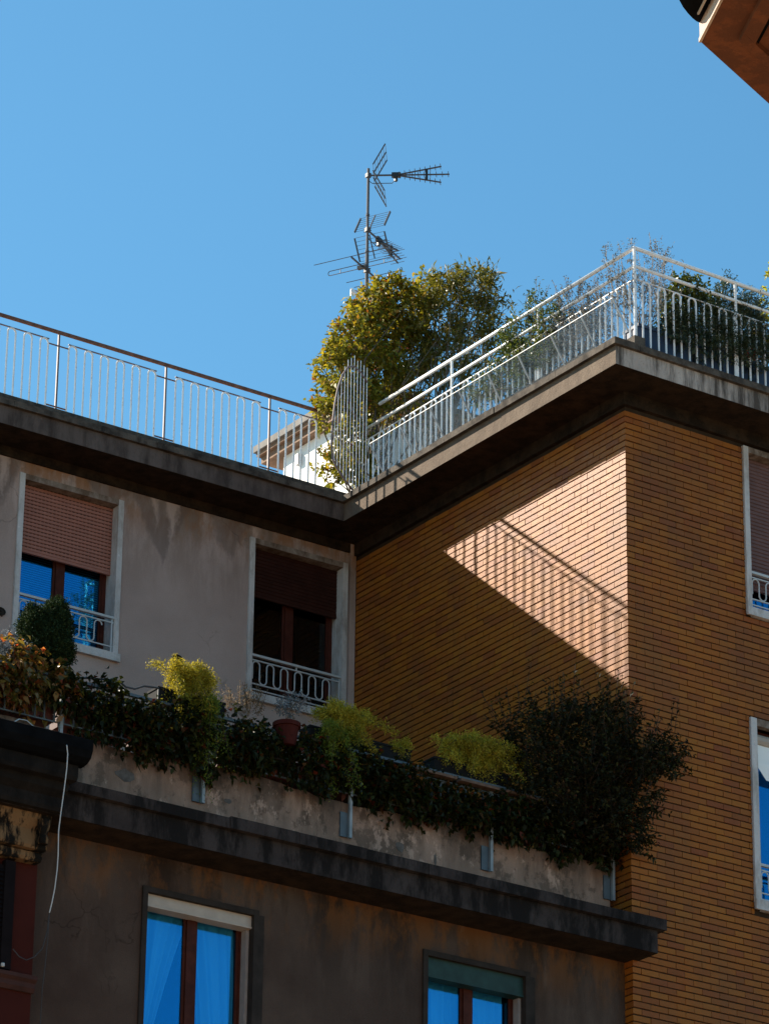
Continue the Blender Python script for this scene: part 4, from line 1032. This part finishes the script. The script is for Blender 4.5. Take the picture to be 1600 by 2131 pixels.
for i, ((px, py), lab, lm, L_, W_, cls) in enumerate(bp):
    b = on_x(px, py + 90, -.12)
    shrub('terrace_shrub', lab, 'shrub', (-.10, b[1], ZT + .32), cls, lm, L_, W_, twigs=150, per=12, twl=.13, nst=8, up=.8, spray=.15, spray_len=.25, stem_r=.006)
    q = MB(); q.box((-.24, b[1] - .5, ZT), (.06, b[1] + .5, ZT + .34)); pl_ = q.build('planter', M['box_blk'], loc=(-.1, b[1], ZT))
    tag(pl_, ('dark planter under the slender green shrub behind the glass', 'dark planter under the grey green bush beside the flank railing')[i], 'planter')
shrub('silver_shrub', 'airy silver grey shrub rising through the white corner railing', 'shrub', (.05, -6.0, ZT + .3),
      [cl(1310, 600, -6.02, 44, .13, .5, 44), cl(1360, 585, -6.0, 30, .13, .5, 42), cl(1330, 640, -6.02, 60, .15, .9, 40), cl(1385, 620, -6.0, 26, .12, .5, 40), cl(1265, 610, -5.9, 26, .15, .45, 40), cl(1305, 530, -6.0, 10, .06, .10, 26), cl(1372, 535, -6.0, 16, .08, .25, 22), cl(1270, 540, -5.9, 10, .06, .10, 30), cl(1425, 600, -6.0, 10, .06, .12, 42)],
      'leaf_silver', .028, .014, twigs=110, per=11, twl=.14, nst=9, up=1.0, spray=.2, spray_len=.25, stem_r=.005, stem_m='bark_pale')
shrub('leafy_shrub', 'fresh green leafy shrub between the silver shrub and the rosemary', 'shrub', (.62, -6.0, ZT + .3),
      [cl(1430, 610, -6.0, 34, .15, .8, 26), cl(1405, 650, -6.0, 30, .15, .8, 40), cl(1460, 640, -6.0, 30, .15, .6, 30)], 'leaf_green', .055, .034, twigs=110, per=9, twl=.12, nst=6, up=.8, stem_r=.005)
shrub('rosemary_bush', 'big dark rosemary spilling over the navy planters behind the white railing', 'shrub', (1.2, -6.0, ZT + .3),
      [cl(1460, 680, -6.02, 56, .17, 1, 40), cl(1520, 670, -6.02, 56, .17, 1, 46), cl(1555, 700, -6.02, 40, .17, .9, 40), cl(1420, 690, -6.02, 36, .15, .7, 34), cl(1512, 620, -6.0, 12, .07, .2, 34), cl(1560, 640, -6.0, 26, .1, .4, 26), cl(1585, 730, -6.0, 26, .12, .5, 26), cl(1440, 715, -6.12, 50, .10, .7, 26), cl(1500, 725, -6.13, 50, .10, .8, 30), cl(1560, 745, -6.13, 40, .10, .6, 26), cl(1400, 690, -6.1, 26, .1, .4, 30)],
      'leaf_rose', .055, .013, twigs=260, per=16, twl=.16, nst=6, up=.6, stem_r=.006, droop=.25)
shrub('lime_shrub', 'small shrub with bright lime leaves at the right edge of the roof terrace', 'shrub', (2.0, -6.0, ZT + .3),
      [cl(1592, 690, -6.05, 16, .1, .5, 34), cl(1603, 640, -6.0, 14, .1, .3, 20), cl(1606, 590, -6.0, 9, .08, .2, 24)], 'leaf_lime', .06, .04, twigs=60, per=6, twl=.1, nst=4, stem_r=.005)
shrub('red_flowers', 'little red flowers low behind the railing at the right edge', 'flowers', (1.75, -6.08, ZT + .25), [cl(1567, 744, -6.1, 14, .05, .5, 8)], 'petal_red', .035, .03, twigs=40, per=5, twl=.05, nst=3, stem_r=.003)
for i in range(4):
    x0 = -.12 + i * .86
    q = MB(); q.box((x0, -6.13, ZT), (x0 + .84, -5.83, ZT + .03)); q.box((x0 + .01, -6.12, ZT + .031), (x0 + .83, -5.84, ZT + .36)); q.box((x0 - .0, -6.135, ZT + .361), (x0 + .84, -5.825, ZT + .40))
    tag(q.build('planter', M['box_blue'], loc=(x0 + .4, -6, ZT)), ['navy planter box at the roof corner under the silver shrub', 'second navy planter box from the roof corner', 'third navy planter box from the roof corner', 'navy planter box at the right edge under the lime shrub'][i], 'planter', 'navy planters behind the roof railing')
q = MB(); c = on_x(1304, 692, -.06); q.lathe((c[0], c[1], ZT), [(.0, 0), (.08, 0), (.11, .2), (.118, .24), (.10, .24), (.095, .2), (0, .2)], 14)
tag(q.build('flower_pot', M['pot_white'], loc=(c[0], c[1], ZT), smooth=True), 'white pot in sunlight just inside the roof corner post', 'pot')

# ---------------- terrace planting
YT = YP + .12
fb = [((388, 1425), 'leftmost bright yellow fern trailing over the terrace railing', 60, (.36, .14), .55, .36),
      ((715, 1505), 'middle bright yellow fern beside the red pot', 70, (.46, .14), .42, .30),
      ((985, 1575), 'rightmost bright yellow fern against the dark shrub', 104, (.64, .17), .34, .40)]
for (px, py), lab, n, rch, hg, up_ in fb:
    b = on_y(px, py, YT - .08); b[2] = max(b[2], 16.93); fern('asparagus_fern', lab, b, n, rch, 'leaf_fern', 'yellow asparagus ferns along the terrace', hang=hg, up=up_)
fern('asparagus_fern', 'dark green fern strands hanging below the leftmost yellow fern', on_y(425, 1470, YT - .16), 34, (.16, .08), 'leaf_fern2', 'green fern strands on the terrace', hang=1.0, up=.1)
fern('asparagus_fern', 'dark green fern strands hanging below the middle yellow fern', on_y(690, 1530, YT - .16), 34, (.32, .08), 'leaf_fern2', 'green fern strands on the terrace', hang=.7, up=.1)
fern('asparagus_fern', 'small yellow sprigs on the planter rim between middle and right fern', on_y(826, 1553, YT - .05), 6, (.22, .08), 'leaf_fern', 'yellow asparagus ferns along the terrace', hang=.1, up=.1, fl=.25)
# creepers on the railing: four plants side by side
def creeper(label, px0, px1, lm, n, L_, W_, zlo, zhi, group, dens=1.0):
    xa_, xb_ = on_y(px0, 1550, YP - .06)[0], on_y(px1, 1600, YP - .06)[0]
    cls = []; x = xa_
    rr = random.Random(int(px0))
    while x < xb_:
        for _ in range(3):
            zc = rr.uniform(zlo + .1, zhi - .08)
            cls.append(((x + rr.uniform(-.1, .1), YP - .05 + rr.uniform(-.05, .10), zc), (rr.uniform(.12, .24), .10, rr.uniform(.10, .22)), dens * rr.uniform(.4, 1)))
        x += .26
    return shrub('creeper', label, 'creeper', ((xa_ + xb_) / 2, YP + .02, 16.2), cls, lm, L_, W_, twigs=n, per=9, twl=.16, nst=2, up=-.1, group=group, lean=(0, -.35, -.2), stem_m='twig_dark', stem_r=.006, droop=.35, crown='foliage')
creeper('reddish autumn creeper catching sun at the left end of the terrace', -90, 135, 'leaf_auburn', 34, .085, .055, 16.22, 16.97, 'creepers along the terrace railing')
creeper('dark creeper behind the wire, left of the first yellow fern', 125, 330, 'leaf_ivy', 34, .07, .05, 16.18, 16.76, 'creepers along the terrace railing')
creeper('dark creeper under the leftmost yellow fern', 300, 520, 'leaf_ivy', 36, .07, .05, 16.12, 16.74, 'creepers along the terrace railing')
creeper('dark creeper under the red pot and the middle fern', 500, 800, 'leaf_ivy', 32, .07, .045, 16.2, 16.7, 'creepers along the terrace railing')
creeper('dark creeper under the rightmost yellow fern', 780, 1080, 'leaf_ivy', 36, .065, .045, 16.16, 16.58, 'creepers along the terrace railing')
creeper('dark creeper low down at the right end of the terrace', 1060, 1300, 'leaf_ivy', 34, .065, .045, 16.14, 16.6, 'creepers along the terrace railing')
shrub('conifer', 'small dark double peaked conifer in front of the left window', 'conifer', tuple(on_y(92, 1420, YP + .25)),
      [cl(95, 1360, YP + .25, 44, .28, 1.6, 34), cl(112, 1310, YP + .25, 26, .2, 1.0, 40), cl(118, 1278, YP + .25, 13, .1, .5, 22), cl(72, 1315, YP + .25, 24, .18, .9, 36), cl(66, 1285, YP + .25, 9, .08, .25, 18), cl(95, 1335, YP + .25, 40, .25, 1.2, 36)],
      'leaf_con', .026, .011, twigs=800, per=14, twl=.07, nst=3, up=1.1, shell=.8, jitter=.3)
shrub('grey_shrub', 'grey blue shrub at the left edge beside the conifer', 'shrub', tuple(on_y(15, 1420, YP + .2)), [cl(14, 1362, YP + .2, 30, .2, 1, 28), cl(-20, 1370, YP + .2, 36, .2, 1, 30)], 'leaf_blue', .028, .016, twigs=170, per=10, twl=.1, nst=4, stem_r=.005)
shrub('dry_flowers', 'tuft of dry flower stalks right of the leftmost fern', 'flowers', tuple(on_y(510, 1505, YP + .1)), [cl(505, 1475, YP + .08, 34, .12, .8, 14), cl(525, 1465, YP + .08, 14, .08, .3, 14)], 'leaf_dry', .022, .010, twigs=110, per=12, twl=.14, nst=8, up=1.2, spray=.3, spray_len=.12, stem_r=.003)
shrub('pot_plant', 'small grey green plant growing in the red pot on the railing', 'plant', tuple(on_y(605, 1500, YP - .10)), [cl(605, 1476, YP - .1, 26, .12, .8, 16), cl(615, 1466, YP - .1, 12, .08, .3, 12)], 'leaf_blue', .032, .014, twigs=80, per=9, twl=.09, nst=6, up=.9, stem_r=.004)
c = on_y(596, 1530, YP - .10)
q = MB(); q.lathe((c[0], c[1], c[2] - .13), [(0, 0), (.10, 0), (.135, .21), (.155, .212), (.155, .26), (.135, .262), (.125, .22), (0, .22)], 18)
tag(q.build('flower_pot', M['terra'], loc=(c[0], c[1], c[2] - .13), smooth=False), 'dark red pot hanging on the terrace railing', 'pot')
shrub('dark_shrub', 'large dark shrub sprawling over the right end of the terrace against the brick corner', 'shrub', tuple(on_y(1215, 1750, YP - .02)),
      [cl(1200, 1550, YP - .15, 70, .4, 1.2, 62), cl(1130, 1560, YP - .1, 60, .35, 1, 50), cl(1250, 1600, YP - .35, 80, .35, 1.2, 60), cl(1180, 1640, YP - .15, 100, .3, 1.2, 60), cl(1320, 1580, YP - .5, 56, .3, .8, 40),
       cl(1370, 1585, YP - .55, 34, .2, .45, 26), cl(1280, 1680, YP - .35, 60, .3, 1, 60), cl(1300, 1745, YP - .35, 42, .25, .6, 30), cl(1200, 1720, YP - .15, 70, .25, .8, 40), cl(1090, 1520, YP - .1, 40, .25, .25, 24),
       cl(1150, 1492, YP - .1, 40, .25, .22, 22), cl(1240, 1502, YP - .15, 46, .3, .35, 26), cl(1280, 1520, YP - .25, 40, .25, .5, 40), cl(1402, 1570, YP - .6, 14, .1, .12, 12), cl(1120, 1660, YP - .12, 60, .25, .8, 46), cl(1330, 1650, YP - .45, 36, .2, .45, 40)],
      'leaf_dark', .058, .027, twigs=135, per=12, twl=.2, nst=7, up=.45, spray=.13, spray_len=.55, stem_m='twig_dark', stem_r=.010, droop=.15)
# planter boxes on the parapet and the plank along the front
tb_ = [(-110, 100), (120, 260), (280, 430), (470, 640), (655, 790), (800, 960), (985, 1120), (1140, 1262)]
lbl = ['under the autumn creeper at the far left', 'under the dark creeper beside the conifer', 'below the leftmost fern', 'below the dry flowers and red pot', 'below the middle fern', 'left of the rightmost fern', 'below the plank end', 'under the large dark shrub']
for i, (p0, p1) in enumerate(tb_):
    x0, x1 = on_y(p0, 1650, YP)[0], on_y(p1, 1700, YP)[0]
    q = MB(); q.box((x0, YP + .0, 16.21), (x1, YP + .24, 16.40)); q.box((x0 - .01, YP - .012, 16.401), (x1 + .01, YP + .25, 16.43))
    tag(q.build('planter', M['box_red'], loc=((x0 + x1) / 2, YP, 16.21)), 'dark red trough on the parapet ' + lbl[i], 'planter', 'troughs on the terrace parapet')
for i, (p0, p1, lab) in enumerate(((770, 850, 'black trough on the railing just left of the rightmost fern'), (320, 460, 'black trough on the railing holding the leftmost fern'), (640, 760, 'black trough on the railing holding the middle fern'), (900, 1060, 'black trough on the railing holding the rightmost fern'))):
    a, b = on_y(p0, 1570, YP + .02), on_y(p1, 1590, YP + .02)
    q = MB(); q.box((a[0], YP - .02, 16.735), (b[0], YP + .18, 16.88)); q.box((a[0] - .01, YP - .03, 16.881), (b[0] + .01, YP + .19, 16.905))
    tag(q.build('planter', M['box_blk'], loc=((a[0] + b[0]) / 2, YP, 16.73)), lab, 'planter', 'troughs along the terrace handrail')
q = MB(); a, b = on_y(860, 1600, YP - .1), on_y(1140, 1672, YP - .1)
n = 3
for k in range(n):
    f0, f1 = k / n, (k + 1) / n; q = MB(); A = a + (b - a) * f0; Bq = a + (b - a) * (f1 - .03)
    q.bar((A[0], YP - .10, A[2]), (Bq[0], YP - .10, Bq[2]), .10, .03)
    tag(q.build('plank', M['plank'], loc=tuple(A)), ['brown plank under the rightmost fern, left piece', 'brown plank under the rightmost fern, middle piece', 'brown plank ending at the dark shrub, right piece'][k], 'plank', 'planks along the terrace railing')
